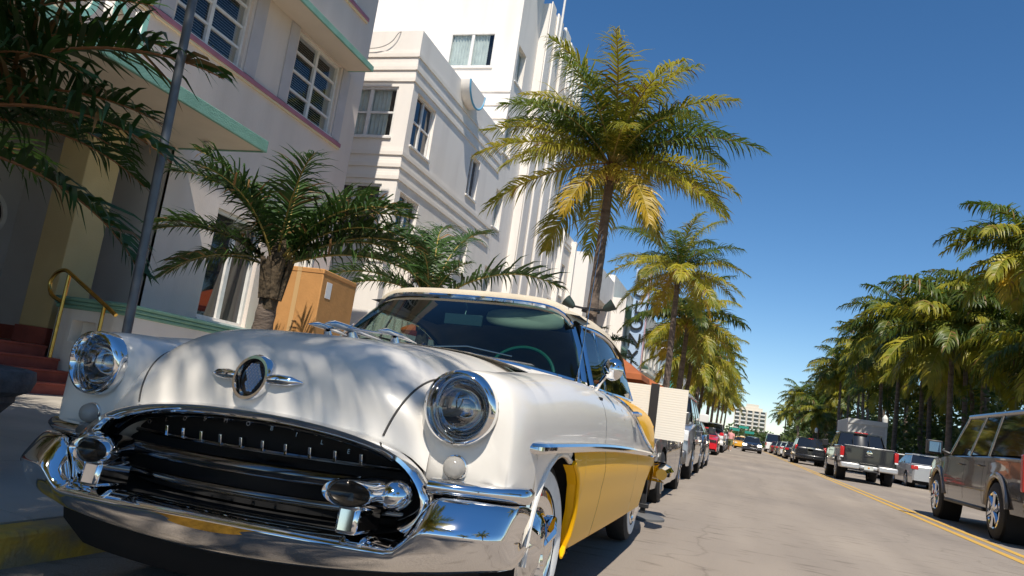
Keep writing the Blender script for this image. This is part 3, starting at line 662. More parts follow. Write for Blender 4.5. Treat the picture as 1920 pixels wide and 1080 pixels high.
mb.add([(XF,Y0,.2),(-20,Y0,.2),(-20,Y0,12.4),(XF,Y0,12.4)], [(0,3,2,1)])
mb.build('wall', stucco_pink, H, smooth=False)
for i, (a, b) in enumerate(wins1):
    window(H, (XF, Y0), (0,1), (1,0), a-Y0, b-Y0, 5.90, 7.43, .12, 2, 4, 'blind', .045)
    window(H, (XF, Y0), (0,1), (1,0), a-Y0, b-Y0, 8.98, 10.5, .12, 2, 4, 'blind', .045)
    for ya, yb in ((a-.32, a-.06), (b+.06, b+.36)):
        MB().bb(XF+.002, XF+.028, ya, yb, 5.905, 7.44).build('grey_strip', lilac, H, smooth=False)  # greyer raised strips at both sides of each window
window(H, (XF, Y0), (0,1), (1,0), 10.17-Y0, 11.45-Y0, 1.62, 3.5, .14, 2, 1, 'blind' if 0 else 'dark', .06)
for zz, ye in ((5.79, 13.32), (8.82, 13.52)):
    MB().bb(XF+.002, XF+.07, Y0, ye, zz, zz+.085).build('ledge', mauve, H, bevel=.01)
    MB().bb(XF+.002, XF+.05, Y0, ye, zz-.035, zz-.003).build('ledge_line', mat('line_cream', (.70,.60,.42), .9), H, smooth=False)
for xa, z0, ye in ((-8.12, 7.45, 13.12), (-8.12, 10.55, 13.12)):
    MB().bb(XF+.003, xa, Y0, ye, z0, z0+.10).build('eyebrow', soffit, H, smooth=False)
    MB().bb(xa+.002, xa+.045, Y0, ye+.03, z0-.008, z0+.115).bb(XF+.003, xa+.001, ye+.002, ye+.03, z0-.008, z0+.115).build('eyebrow_edge', mint, H, bevel=.008)
MB().bb(-11.6, -7.13, -6, 9.0, 4.11, 4.24).build('canopy', soffit, H, smooth=False)
MB().bb(-7.128, -7.08, -6, 9.03, 4.09, 4.27).bb(XF+.003, -7.13, 9.002, 9.03, 4.09, 4.27).build('canopy_edge', mint, H, bevel=.01)
mb = MB()
mb.add([(XF,8.95,.8),(-11.6,8.95,.8),(-11.6,8.95,4.11),(XF,8.95,4.11)], [(0,1,2,3)])
wall(mb, (-11.6, -3), (0,1), (1,0), 11.95, .8, 4.11, [])
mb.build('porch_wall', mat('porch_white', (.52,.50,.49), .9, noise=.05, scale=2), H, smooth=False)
MB().bb(-11.58, -11.55, -3, 8.94, .825, 1.05).bb(-11.54, XF-.01, 8.92, 8.945, .825, 1.05).build('skirting', red, H, smooth=False)
MB().bb(-11.6, -8.92, -3, 8.95, .5, .82).build('porch_floor', mat('porch_tile', (.16,.06,.045), .5, noise=.2, scale=5), H, smooth=False)
rw = MB().lathe([(.40,.0),(.40,.06),(.33,.06),(.33,.0)], (-11.59,8.35,2.72), 'x', 32).build('round_window', trim_white, H)
MB().lathe([(.34,.02),(.0005,.02)], (-11.59,8.35,2.72), 'x', 32).build('pane', pane_dark, rw)
cl = MB().bb(-9.45, -8.93, 7.70, 8.25, 1.05, 4.11).build('column', yellow_stucco, H, bevel=.012)
MB().bb(-9.48, -8.90, 7.67, 8.28, .822, 1.05).build('column_base', red, cl, bevel=.01)
MB().bb(-9.45, -8.93, 4.6, 5.15, 1.05, 4.11).build('column', yellow_stucco, H, bevel=.012)
MB().ell((-7.9,8.75,4.03), (.07,.07,.07), 14, 8).lathe([(.08,4.05),(.08,4.108)], (-7.9,8.75,0), 'z', 14).build('camera_dome', trim_white, H)
MB().ell((-7.84,8.70,4.00), (.035,.035,.035), 10, 6).build('camera_lens', blackplastic, H)
wbuild(H, (XF, 6, .2))
# letters standing along the canopy
for i, ch in enumerate('AVALON'):
    yy = 6.22-.72*(5-i)
    L_ = T('sign_letter', ['first letter A of the mint letters standing on the porch canopy', 'mint letter V standing on the porch canopy edge', 'second letter A of the mint letters on the porch canopy', 'mint letter L standing on the porch canopy edge', 'mint letter O standing on the porch canopy edge', 'mint letter N at the right end of the canopy lettering'][i], 'letter', (-7.16, yy, 4.27), group='letters on the porch canopy')
    me = text_mesh(ch, .78, .07, 'letter_body', trim_white)
    link('letter_body', me, L_, loc=(0,0,.275), rot=(R(90),0,R(90)))
    me = text_mesh(ch, .775, .003, 'letter_face', mintface); link('letter_face', me, L_, loc=(.0755,0,.275), rot=(R(90),0,R(90)))
# red steps
S = T('entrance_steps', 'four red painted steps leading up to the hotel porch', 'steps', (-8.4, 5.5, .2))
for i in range(4):
    MB().bb(.52-.26*i-.26-(1.0 if i == 3 else .0), .52-.26*i, -4.5, 2.03, -.1, .06+.14*(i+1)).bb(.52-.26*i+.002, .52-.26*i+.018, -4.5, 2.03, .06+.14*(i+1)-.03, .06+.14*(i+1)).build('step', red, S, bevel=.008)
# low planter wall with ribbed mint coping
PW = T('planter_wall', 'low white planter wall with ribbed mint coping beside the red steps', 'wall', (-7.7, 7.6, .2))
mb = MB(); wall(mb, (.12, 0), (0,1), (1,0), 6.0, 0, 1.14, []); wall(mb, (-1.0, 0), (1,0), (0,-1), 1.12, 0, 1.14, [(.28,.68,.72,1.0)], .18)
mb.add([(-.82,.18,.7),(-.2,.18,.7),(-.2,.18,1.02),(-.82,.18,1.02)], [(0,1,2,3)])
mb.build('wall', stucco_white, PW, smooth=False)
for k in range(3):
    MB().bb(-1.03-.01*k, .14+.018*k, -.03-.018*k, 6.0, 1.142+.052*k, 1.142+.052*k+.05).build('coping', mint, PW, bevel=.016)
# brass handrail
RL_ = T('handrail', 'polished brass handrail with a looped end on the red steps', 'handrail', (-8.0, 7.44, .28))
mb = MB()
mb.tube([(.43,0,1.04)]+spl([(-.40,0,1.475),(-.56,0,1.54),(-.70,0,1.48),(-.76,0,1.34),(-.68,0,1.2),(-.47,0,1.12)], 30), .026, 10)
mb.build('rail', brass, RL_)
MB().tube([(-.47,0,.3),(-.47,0,1.48)], .024, 10).build('post', brass, RL_)
MB().tube([(.22,0,-.05),(.22,0,1.13)], .024, 10).build('post', brass, RL_)

# --- white stepped hotel beyond it
G = T('hotel_building', 'tall white art deco hotel with grooved bands and half round ornaments', 'building', (XF, 16.2, .2))
hol = []
fw_ = [(16.50,17.72,7.12,8.55),(20.62,21.48,7.16,8.45),(16.45,17.6,4.75,5.85),(20.55,21.45,4.75,5.78),(16.5,17.7,1.9,3.2),(20.55,21.4,1.9,3.2)]
ofs = 16.2
mb = MB(); wall(mb, (XF, ofs), (0,1), (1,0), 7.0, .2, 10.12, [(a-ofs, b-ofs, c, d, .2) for a, b, c, d in fw_])
sw_ = [(.42,1.98,7.2,8.57),(.42,1.98,4.45,5.95),(3.2,4.6,7.2,8.57)]
wall(mb, (XF, ofs), (-1,0), (0,-1), 10, .2, 10.12, [(a, b, c, d, .18) for a, b, c, d in sw_])
mb.add([(XF,ofs,10.12),(XF,23.2,10.12),(-18.7,23.2,10.12),(-18.7,ofs,10.12)], [(0,1,2,3)])
# tower
tw = [(23.30,24.12,6.9,8.22),(23.3,24.12,9.55,10.9),(23.4,24.3,12.25,13.6),(23.3,24.12,4.2,5.5)]
wall(mb, (XF, 23.2), (0,1), (1,0), 2.2, .2, 17.4, [(a-23.2, b-23.2, c, d, .25) for a, b, c, d in tw])
wall(mb, (XF, 23.2), (-1,0), (0,-1), 10, 10.12, 17.4, [(.85,2.62,12.65,14.0,.12)])
mb.add([(XF,23.2,17.4),(XF,25.4,17.4),(-18.7,25.4,17.4),(-18.7,23.2,17.4)], [(0,1,2,3)])
wall(mb, (XF+.30, 25.4), (0,1), (1,0), 5.0, .2, 16.4, [])
mb.add([(XF+.30,25.4,.2),(-18.7,25.4,.2),(-18.7,25.4,16.4),(XF+.30,25.4,16.4)], [(0,3,2,1)])
mb.add([(XF+.30,25.4,16.4),(XF+.30,30.4,16.4),(-18.7,30.4,16.4),(-18.7,25.4,16.4)], [(0,1,2,3)])
mb.add([(XF+.30,30.4,.2),(-18.7,30.4,.2),(-18.7,30.4,16.4),(XF+.30,30.4,16.4)], [(0,1,2,3)])
nw_ = [(31.0,31.8,7.0,8.5),(33.4,34.2,6.4,7.9),(31.0,31.8,3.9,5.4),(33.4,34.2,3.6,5.0)]
wall(mb, (XF, 30.4), (0,1), (1,0), 4.8, .2, 9.45, [(a-30.4, b-30.4, c, d, .2) for a, b, c, d in nw_])
mb.add([(XF,30.4,9.45),(XF,35.2,9.45),(-18.7,35.2,9.45),(-18.7,30.4,9.45)], [(0,1,2,3)])
mb.add([(XF,35.2,.2),(-18.7,35.2,.2),(-18.7,35.2,9.45),(XF,35.2,9.45)], [(0,1,2,3)])
mb.build('wall', stucco_white, G, smooth=False)
for a, b, c, d in fw_: window(G, (XF, ofs), (0,1), (1,0), a-ofs, b-ofs, c, d, .14, 2, 2 if a < 18 and c > 7 else 1, 'curtain' if c < 7 and a > 18 else 'dark', .05)
for i, (a, b, c, d) in enumerate(sw_): window(G, (XF, ofs), (-1,0), (0,-1), a, b, c, d, .1, 2, 2 if c > 7 else 1, 'curtain' if c > 7 else 'dark', .06)
for a, b, c, d in tw: window(G, (XF, 23.2), (0,1), (1,0), a-23.2, b-23.2, c, d, .18, 2, 1, 'curtain', .045)
window(G, (XF, 23.2), (-1,0), (0,-1), .85, 2.62, 12.65, 14.0, .06, 2, 1, 'curtain', .07)
for a, b, c, d in nw_: window(G, (XF, 30.4), (0,1), (1,0), a-30.4, b-30.4, c, d, .14, 2, 1, 'dark', .045)
bz = [(9.38,.10),(9.02,.10),(8.70,.10),(6.72,.10),(6.40,.10),(6.08,.10),(3.95,.12),(3.6,.12)]
for z, h in bz:
    for k, (dz, pr) in enumerate(((0,.034),(h+.001,.018))):
        MB().bb(XF+.002, XF+pr, ofs-.05+.02*k, 23.19, z+dz, z+dz+(h if k == 0 else .07)).build('band', stucco_white if k else cream_paint, G, smooth=False)
        MB().bb(-18.7, XF+.001, ofs-pr, ofs-.002, z+dz, z+dz+(h if k == 0 else .07)).build('band', stucco_white if k else cream_paint, G, smooth=False)
for z in (11.7,11.2,10.7):
    MB().bb(-18.7, XF+.001, 23.16, 23.198, z, z+.08).build('band', stucco_white, G, smooth=False)
for z in (8.75,8.95,5.7,5.9,3.3,3.5): MB().bb(XF+.002, XF+.05, 30.41, 35.2, z, z+.1).build('band', stucco_white, G, smooth=False)
for yy, wd, pr in ((25.75,.6,.05),(26.75,.8,.09),(27.9,.9,.13),(29.05,.8,.09),(30.0,.6,.05)):
    MB().bb(XF+.302, XF+.30+pr, yy-wd/2, yy+wd/2, .3, 16.5+pr*.5).build('pier', stucco_white, G, bevel=.04)
for yy in (30.55, 32.4, 34.9):
    MB().bb(XF+.003, XF+.26, yy-.14, yy+.14, .3, 9.3).build('pier', stucco_white, G, bevel=.03)
for k in range(5): MB().bb(XF+.9, XF+1.0, 27.0+.5*k, 27.18+.5*k, 13.6, 15.0).build('rooftop_letter_slat', trim_white, G, smooth=False)
bluetrim = mat('blue_trim', (.10,.33,.52), .5)
for yc, zt_ in ((19.62,10.14),(24.45,17.4)):
    pts = [(XF+.004, yc+.64*math.cos(R(a)), zt_+.62*math.sin(R(a))) for a in lin(180, 360, 25)]
    o = MB().prism(pts, (.30,0,0)).build('ornament', stucco_white, G, ang=30, recalc=True)
    MB().tube([(p[0]+.30, p[1], p[2]) for p in pts], .03, 8).build('ornament_edge', bluetrim, o)
MB().tube(spl([(-10.6,16.12,9.62),(-10.05,16.12,9.60),(-9.72,16.12,9.66),(-9.50,16.12,9.80),(-9.36,16.12,10.02),(-9.33,16.3,10.16)], 24), .012, 6).build('cable', mat('cable', (.30,.28,.26), .7), G)
MB().tube([(XF+.5,26.4,15.0),(XF+.55,26.4,21)], [.05,.035], 8).build('flagpole', trim_white, G)
MB().grid([[(XF+.5+.25*i, 26.0-.10*i, 18.9-.1*j+.05*math.sin(i*1.3)) for j in range(6)] for i in range(5)]).build('flag', mat('flag_red', (.55,.05,.06), .8), G)
MB().bb(XF+.05, XF+.30, 22.2, 22.9, 3.3, 3.42).tube([(XF+.05,33.0,4.9),(XF+.4,33.0,4.95),(XF+.42,33.0,5.4),(XF+.1,33,5.6)], .03, 6).build('wall_bracket', trim_white, G)
wbuild(G, (XF, 16.2, .2))

# --- lower white building with a pink loggia
B3 = T('shop_building', 'low plain white building with a pink recessed loggia behind the big palm', 'building', (XF, 39.2, .2))
mb = MB(); wall(mb, (XF, 39.2), (0,1), (1,0), 8.4, .2, 9.85, [(3.0,7.4,4.6,8.0,1.6)])
mb.add([(XF,39.2,.2),(XF,39.2,9.85),(-18,39.2,9.85),(-18,39.2,.2)], [(0,1,2,3)])
mb.add([(XF,39.2,9.85),(XF,47.6,9.85),(-18,47.6,9.85),(-18,39.2,9.85)], [(0,1,2,3)])
mb.build('wall', stucco_white, B3, smooth=False)
MB().add([(XF-1.6,42.2,4.6),(XF-1.6,46.6,4.6),(XF-1.6,46.6,8.0),(XF-1.6,42.2,8.0)], [(0,1,2,3)]).build('loggia_wall', mat('pink_wall', (.62,.40,.38), .9, noise=.05, scale=2), B3, smooth=False)
window(B3, (XF-1.6, 42.2), (0,1), (1,0), .8, 1.8, 5.1, 7.3, -.06, 2, 1, 'dark', .06); window(B3, (XF-1.6, 42.2), (0,1), (1,0), 2.6, 3.6, 5.1, 7.3, -.06, 2, 1, 'dark', .06)
wbuild(B3, (XF, 39.2, .2))
# --- building with mint eyebrows and rounded bay
B4 = T('hotel_building', 'white building with thin mint eyebrows and blue side wall beside the blue sign', 'building', (XF, 48, .2))
mb = MB(); wall(mb, (XF, 47.7), (0,1), (1,0), 16, .2, 10.4, [(1.0+2.6*i, 2.6+2.6*i, z, z+1.7, .15) for i in range(6) for z in (3.4, 6.5)])
mb.add([(XF,47.7,.2),(XF,47.7,10.4),(-18,47.7,10.4),(-18,47.7,.2)], [(0,1,2,3)]); mb.add([(XF,47.7,10.4),(XF,63.7,10.4),(-18,63.7,10.4),(-18,47.7,10.4)], [(0,1,2,3)])
mb.build('wall', stucco_white, B4, smooth=False)
for i in range(6):
    for z in (3.4, 6.5): window(B4, (XF, 47.7), (0,1), (1,0), 1.0+2.6*i, 2.6+2.6*i, z, z+1.7, .1, 2, 1, 'dark', .06)
MB().bb(XF+.003, XF+.9, 47.65, 47.95, .3, 8.9).build('fin', stucco_white, B4, bevel=.03)
for z in (5.7, 8.5): MB().bb(XF+.003, XF+.85, 48.0, 63.5, z, z+.14).build('eyebrow', mint, B4, bevel=.03)
for z in (6.1,): MB().bb(XF+.003, XF+.03, 48.0, 63.5, z, z+.12).build('ledge', mint, B4, smooth=False)
wbuild(B4, (XF, 48, .2))
SG = T('blade_sign', 'tall pale blue vertical hotel sign with black stacked letters', 'sign', (-7.18, 50, .2))
MB().bb(-.52,.42,-.1,.3,3.2,11.2).build('board', mat('sign_blue', (.42,.55,.74), .6), SG, bevel=.03)
MB().bb(.424,.50,-.12,.32,3.1,11.3).build('sign_edge', mat('sign_pink', (.62,.42,.46), .5), SG, bevel=.02)
for i, ch in enumerate('COLONY'):
    link('letter', text_mesh(ch, 1.25, .06, 'letter', blackplastic), SG, loc=(-.05-.02*i,-.17,10.75-1.12*i), rot=(R(90),0,0))
TS_ = T('blade_sign', 'narrow turquoise vertical sign hanging further down the street', 'sign', (-6.6, 72, .2))
MB().bb(-.55,.55,-.1,.1,3.6,8.2).build('board', mat('sign_teal', (.05,.55,.52), .5), TS_, bevel=.02)
for i in range(4): MB().bb(-.22,.22,-.135,-.102,7.3-.95*i,7.75-.95*i).build('sign_panel', mat('sign_teal_dark', (.03,.32,.33), .5), TS_, bevel=.02)
# --- further blocks
far = [(64,78,11,(.72,.66,.56),'cream block of hotel rooms beyond the blue sign'),(79,95,9,(.55,.66,.70),'pale blue block further along the palm lined street'),
       (96,118,12,(.74,.70,.66),'off white block far along the palm lined street'),(119,150,10,(.70,.55,.48),'salmon block far down the hotel side of the street')]
for a, b, h, c, lb in far:
    F_ = T('hotel_building', lb, 'building', (XF, a, .2)); n_ = int((b-a-1)//3)
    mb = MB(); hs = [(1+3*i, 2.6+3*i, z, z+1.5, .15) for i in range(n_) for z in (3.6, 6.6) if z+1.5 < h]
    wall(mb, (XF, a), (0,1), (1,0), b-a, .2, h, hs); mb.add([(XF,a,.2),(XF,a,h),(-20,a,h),(-20,a,.2)], [(0,1,2,3)]); mb.add([(XF,a,h),(XF,b,h),(-20,b,h),(-20,a,h)], [(0,1,2,3)])
    mb.build('wall', mat('far_wall_%d' % a, c, .9, noise=.05), F_, smooth=False)
    for q in hs: window(F_, (XF, a), (0,1), (1,0), *q[:4], .1, 2, 1, 'dark', .06)
    MB().bb(XF+.003, XF+.6, a+.5, b-.5, 5.5, 5.62).build('eyebrow', trim_white, F_, smooth=False)
    wbuild(F_, (XF, a, .2))
# --- far apartment tower at the end of the street
CT = T('apartment_tower', 'cream apartment tower with stacked balconies far at the end of the street', 'building', (5, 600, 0))
cream_tower = mat('tower_cream', (.66,.60,.50), .9)
MB().bb(-11, 12, 0, 20, 0, 25).bb(-8, 9, 2, 18, 25, 27.5).bb(-3, 6, 3, 17, 27.5, 30).build('wall', cream_tower, CT, smooth=False)
slab = MB().bb(-1.7, 1.7, -1.3, -.02, -.10, .75).mesh('balcony', trim_white, False); gl_ = MB().bb(-1.6, 1.6, -.1, -.01, -.5, 1.6).mesh('window', pane_dark, False)
for i in range(5):
    for j in range(8):
        x = -9+4.6*i; z = 1.8+2.95*j
        link('balcony', slab, CT, loc=(x,0,z)); link('window', gl_, CT, loc=(x,-.02,z+.75))
for i in range(6): MB().bb(-11.3+4.55*i, -10.7+4.55*i, -1.0, -.01, 0, 25.3).build('pier', cream_tower, CT, smooth=False)
# ------------------------------------------------------------------ palms and greenery
leaf_green = leafmat('palm_green', (.14,.19,.025), (.06,.11,.016), .42)
leaf_lime = leafmat('palm_lime', (.44,.37,.03), (.20,.23,.024), .45)
leaf_gold = leafmat('palm_gold', (.62,.42,.04), (.36,.28,.03), .42)
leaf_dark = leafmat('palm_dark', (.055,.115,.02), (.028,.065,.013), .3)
leaf_park = leafmat('palm_park', (.17,.19,.025), (.05,.095,.016), .4)
leaf_dry = leafmat('palm_dry', (.30,.17,.06), (.18,.10,.04))
rachis_m = mat('rachis', (.34,.25,.06), .5, noise=.2)
rachis_o = mat('rachis_brown', (.30,.12,.04), .5, noise=.2)
bark = mat('palm_bark', (.19,.145,.115), .95, scale=3, col2=(.10,.075,.06), bump=.8, bscale=14, stretch=(1,1,3))
boot = mat('palm_boot', (.28,.13,.05), .9, scale=6, col2=(.14,.07,.03))

def frond_mesh(name, seed, elev, L, droop, n, ll, lw, mats, hang=.75, fold=.25, gap=.0, dry=.0):
    rg = random.Random(seed); v = []; f = []; mi = []
    S = 18; pts = []; p = Vector((0,0,0)); bend = rg.uniform(-.25,.25)
    dirs = []
    for i in range(S+1):
        s = i/S; th = R(elev-droop*s**1.25); yaw = bend*s*s
        d = Vector((math.cos(th)*math.cos(yaw), math.cos(th)*math.sin(yaw), math.sin(th))); dirs.append(d); pts.append(p.copy()); p = p+d*(L/S)
    mb = MB(); mb.cm = 1; mb.tube([tuple(q) for q in pts], [max(.004, .028*(L/3.6)*(1-i/S)+.005) for i in range(S+1)], 5); mb.cm = 0
    for side in (1,-1):
        for k in range(n):
            s = .10+.895*(k+rg.uniform(-.3,.3))/n; x = s*S; i = min(S-1, max(0, int(x))); t = x-i
            q = pts[i].lerp(pts[i+1], t); d = dirs[i].lerp(dirs[i+1], t).normalized()
            sv = d.cross(Vector((0,0,1))); sv = sv.normalized()*side if sv.length > .05 else Vector((0,side,0))
            up = sv.cross(d)*side
            if up.z < 0: up = -up
            prof = (.35+.65*min(1, s/.28))*(1 if s < .62 else 1-.72*((s-.62)/.38)**1.3)
            ln = ll*prof*rg.uniform(.68,1.16); w = lw*rg.uniform(.8,1.15)*(.75+.25*prof)
            lean = .32+.75*s*s+rg.uniform(-.16,.16)+.10*math.sin(s*23+seed)
            a = (sv*math.cos(lean)+d*math.sin(lean)+up*(fold+rg.uniform(-.22,.22))).normalized()
            h = hang*rg.uniform(.35,1.65); b = (a+Vector((0,0,-h))).normalized(); c = (b+Vector((0,0,-h*1.1))+d*.1).normalized()
            if rg.random() < gap: continue
            P = [q, q+a*ln*.33, q+a*ln*.33+b*ln*.35, q+a*ln*.33+b*ln*.35+c*ln*.32]
            wv = (d-a*d.dot(a)).normalized(); wv = (wv+up*rg.uniform(-.35,.35)).normalized()
            W_ = [w*.45, w*.5, w*.38]
            o = len(mb.v)
            for j in range(3): mb.v += [tuple(P[j]-wv*W_[j]), tuple(P[j]+wv*W_[j])]
            mb.v.append(tuple(P[3])); mb.f += [(o,o+1,o+3,o+2),(o+2,o+3,o+5,o+4),(o+4,o+5,o+6)]; mb.mi += [2 if rg.random() < dry else 0]*3
    return mb.mesh(name, mats, True, 180)
ELS = (80, 64, 48, 30, 12, -8, -28, -50)
SETS = {}
def fset(key, L, n, ll, lw, pal, droop=62, hang=.75, fold=.25, rm=None, seeds=2, gap=.04, dry=.03):
    SETS[key] = []
    for i, e in enumerate(ELS):
        for sd_ in range(seeds):
            m_ = pal[min(len(pal)-1, int(i/len(ELS)*len(pal)+.4*sd_))]
            dr = droop*(1.15 if e > 40 else 1.0 if e > 0 else .75 if e > -30 else .5)
            SETS[key].append((e, frond_mesh('frond', hash((key, e, sd_)) % 9999 if 0 else e*7+sd_*13+len(key)*101, e, L*(1.0 if e > -10 else .85), dr, n, ll, lw, [m_, rm or rachis_m, leaf_dry], hang, fold, gap, dry)))
fset('coco', 3.7, 80, .98, .044, [leaf_lime, leaf_green, leaf_lime, leaf_lime, leaf_gold])
fset('far', 3.9, 56, 1.05, .075, [leaf_green, leaf_lime, leaf_green, leaf_lime, leaf_gold], droop=72, hang=.9)
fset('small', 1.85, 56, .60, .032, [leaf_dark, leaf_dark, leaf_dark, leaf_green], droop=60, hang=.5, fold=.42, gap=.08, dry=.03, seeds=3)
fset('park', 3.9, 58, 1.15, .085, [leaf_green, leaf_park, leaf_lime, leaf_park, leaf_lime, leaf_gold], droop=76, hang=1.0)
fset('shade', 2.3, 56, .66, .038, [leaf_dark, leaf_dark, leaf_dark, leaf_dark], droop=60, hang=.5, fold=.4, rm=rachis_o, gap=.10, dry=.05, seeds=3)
CAMR = YAW
def palm(name, label, base, crown, key, fr, trunk_r, seed, scale=1., group=None, crownshaft=False, nuts=True, cat='palm tree', curve=0.):
    """fr: list of (azimuth from picture-right, elevation[, scale]) in degrees, or a count"""
    rg = random.Random(seed); b = Vector(base); c = Vector(crown)-b
    t = T(name, label, cat, base, group=group)
    n = 26; path = []; rad = []
    for i in range(n):
        s = i/(n-1); k = s+curve*math.sin(math.pi*s)
        path.append((c.x*k, c.y*k, -.15+(c.z+.1)*s)); rad.append(trunk_r*(1.35-.25*min(1, s*6) if s < .17 else 1.1-.42*s)*(1.05 if i % 2 else .97))
    MB().tube(path, rad, 12).build('trunk', bark, t, ang=60)
    if isinstance(fr, int):
        q = []
        for i in range(fr):
            u = i/fr; q.append((i*137.5+rg.uniform(-12,12), 82-118*u**.85+rg.uniform(-9,9), rg.uniform(.86,1.1)))
        fr = q
    for a in fr:
        az, el = a[0], a[1]; sc_ = (a[2] if len(a) > 2 else rg.uniform(.92,1.06))*scale
        opts = sorted(SETS[key], key=lambda z: abs(z[0]-el)+rg.uniform(0,3))
        o = link('frond', opts[0][1], t); o.location = (c.x+.06*math.cos(R(az)), c.y+.06*math.sin(R(az)), c.z+rg.uniform(-.05,.12)*scale)
        o.rotation_euler = (rg.uniform(-.12,.12), -R(el-opts[0][0])*.8, R(az)+CAMR); o.scale = (sc_,)*3
    k = MB(); br = trunk_r*.75
    k.tube([(c.x,c.y,c.z-.55*scale),(c.x,c.y,c.z-.1*scale),(c.x,c.y,c.z+.35*scale)], [br*.8,br*1.35,br*.4], 10)
    for i in range(9):
        a = i*2.4; k.tube([(c.x+br*.9*math.cos(a), c.y+br*.9*math.sin(a), c.z-.42*scale), (c.x+br*1.7*math.cos(a), c.y+br*1.7*math.sin(a), c.z+.05*scale)], [.05*scale,.03*scale], 5)
    k.build('crown_base', boot if nuts else mat('fibre', (.12,.085,.05), .95, scale=20, col2=(.05,.035,.02), bump=.9, bscale=30), t)
    if nuts:
        k = MB()
        for i in range(6):
            a = i*1.05+seed; k.ell((c.x+.24*scale*math.cos(a), c.y+.24*scale*math.sin(a), c.z-.22*scale-.06*(i % 3)), (.10*scale,.10*scale,.13*scale), 8, 6)
        k.build('coconuts', mat('coconut', (.30,.17,.04), .6, noise=.3), t)
    return t
hero = [(80,80),(200,78),(320,76),(30,66),(150,66),(250,68),(8,56),(110,60),(178,54),(290,56),(352,36,1.08),(168,38,1.0),(50,42),(130,36),(14,16,.98),(338,12),(186,20,1.0),(210,40,.9),
        (322,-6,.95),(166,-8,1.0),(268,26,.72),(292,-26,.9),(232,-30,.8),(20,-30,.8),(90,-10),(120,-20),(60,5),(230,58,.95),(340,62,1.0),(20,44,1.0),(160,50,.95),(300,40,.85),(205,8,.9),(350,0,.9),(75,54)]
palm('coconut_palm', 'tall yellowing coconut palm leaning over the pavement behind the soft top', (-3.6,17.1,.1), (-3.55,17.2,7.0), 'coco', hero, .15, 3, .93, curve=-.0)
lefts = [((-3.6,36.6,.1),(-3.55,36.2,8.55),'coconut palm in front of the blue sign, second along the hotel pavement'),
         ((-3.7,43.2,.1),(-3.4,43.0,7.2),'shorter coconut palm just behind the second pavement palm'),
         ((-3.8,51,.1),(-3.5,51,6.2),'coconut palm with hanging golden fronds beyond the turquoise sign'),
         ((-3.6,60,.1),(-3.4,60,7.0),'coconut palm behind the parked red car, hotel side'),
         ((-3.9,69,.1),(-3.5,69,6.0),'low crowned coconut palm above the parked white pickup'),
         ((-3.6,80,.1),(-3.3,80,7.6),'slender coconut palm further down the hotel pavement'),
         ((-3.6,94,.1),(-3.4,94,6.8),'distant coconut palm above the walking people'),
         ((-3.6,110,.1),(-3.2,110,7.8),'distant coconut palm left of the apartment tower'),
         ((-3.6,130,.1),(-3.0,130,7.6),'small far coconut palm left of the apartment tower'),
         ((-3.6,152,.1),(-3.0,152,8.2),'farthest coconut palm of the hotel side row')]
for i, (a, b, lb) in enumerate(lefts):
    palm('coconut_palm', lb, a, b, 'coco' if i == 0 else 'far', 28, .17, 20+i, .98 if i == 0 else 1.0, group='palms along the hotel pavement', curve=.12 if i % 2 else -.08)
rights = [((10.9,35,.1),(10.9,35.3,10.4),.86,'tall coconut palm at the right edge above the brown vehicle'),((10.9,47.2,.1),(10.8,47.1,8.6),1.2,'full crowned coconut palm above the pickup tailgate'),
          ((10.8,62.5,.1),(11,62.9,11.2),1.25,'tallest coconut palm over the pickup cab'),((11.2,71,.1),(11,70.9,10.0),1.15,'coconut palm just left of the tallest park palm'),
          ((11,99,.1),(11,99.3,11.3),1.2,'coconut palm above the black people carrier'),((13,93,.1),(12.5,93.6,13.2),1.2,'taller coconut palm rising behind the park side row'),
          ((9.9,148,.1),(9.8,148.5,10.5),1.15,'lone standing coconut palm at the left end of the park row'),((10.5,117,.1),(10.5,117.3,6.3),1.1,'low coconut palm with golden fronds in the park row'),
          ((13,49,.1),(13,49.4,10.6),1.15,'coconut palm behind the brown vehicle roof'),((14,40,.1),(13.6,40,7.0),1.1,'shaded coconut palm deep behind the brown vehicle'),
          ((14.5,56,.1),(14,56,7.5),1.1,'shaded coconut palm deep behind the pickup'),((13,79,.1),(13,79,8.0),1.1,'coconut palm behind the white box truck'),
          ((14,110,.1),(13.5,110,9),1.1,'coconut palm far back in the park row'),((12.5,128,.1),(12.5,128,9.5),1.15,'coconut palm near the far end of the park row'),
          ((15.5,66,.1),(15,66,6.5),1.0,'short shaded palm between park trunks'),((11,170,.1),(11,170,9),1.1,'small far palm past the park row'),((10,195,.1),(10,195,9),1.1,'smallest palm at the end of the park row'),
          ((14.5,33,.1),(14.2,33,6.0),1.0,'low palm beside the right picture edge'),((17,60,.1),(17,60,9.5),1.1,'palm at the back of the park beyond the pickup')]
more = [(12.5,62.7,11.4),(13,53.2,10.0),(13,99.0,13.0),(12,99.6,11.2),(13.5,73.6,10.4),(12.5,60.1,8.3),(14,52.5,9.3),(12,122.0,12.3),(13,91.2,10.0),(11,131.0,9.3),(12.5,110.2,9.3),(13,44.0,8.4),(14,87.7,12.6),(13.5,59.0,12.0)]
words = ['first','second','third','fourth','fifth','sixth','seventh','eighth','ninth','tenth','eleventh','twelfth','thirteenth','fourteenth']
more.sort(key=lambda q: q[1])
for q, wd_ in zip(more, words): rights.append(((q[0]+.2,q[1]+.3,.1), q, 1.0, wd_+' nearest palm of the dense second row in the park'))
for i, (a, b, s_, lb) in enumerate(rights):
    palm('coconut_palm', lb, a, b, 'park', 34 if i < 9 else 28, .17, 50+i, s_*(1.08 if i < 3 else .98), group='palms along the park side', curve=.06*((i*7) % 5-2))
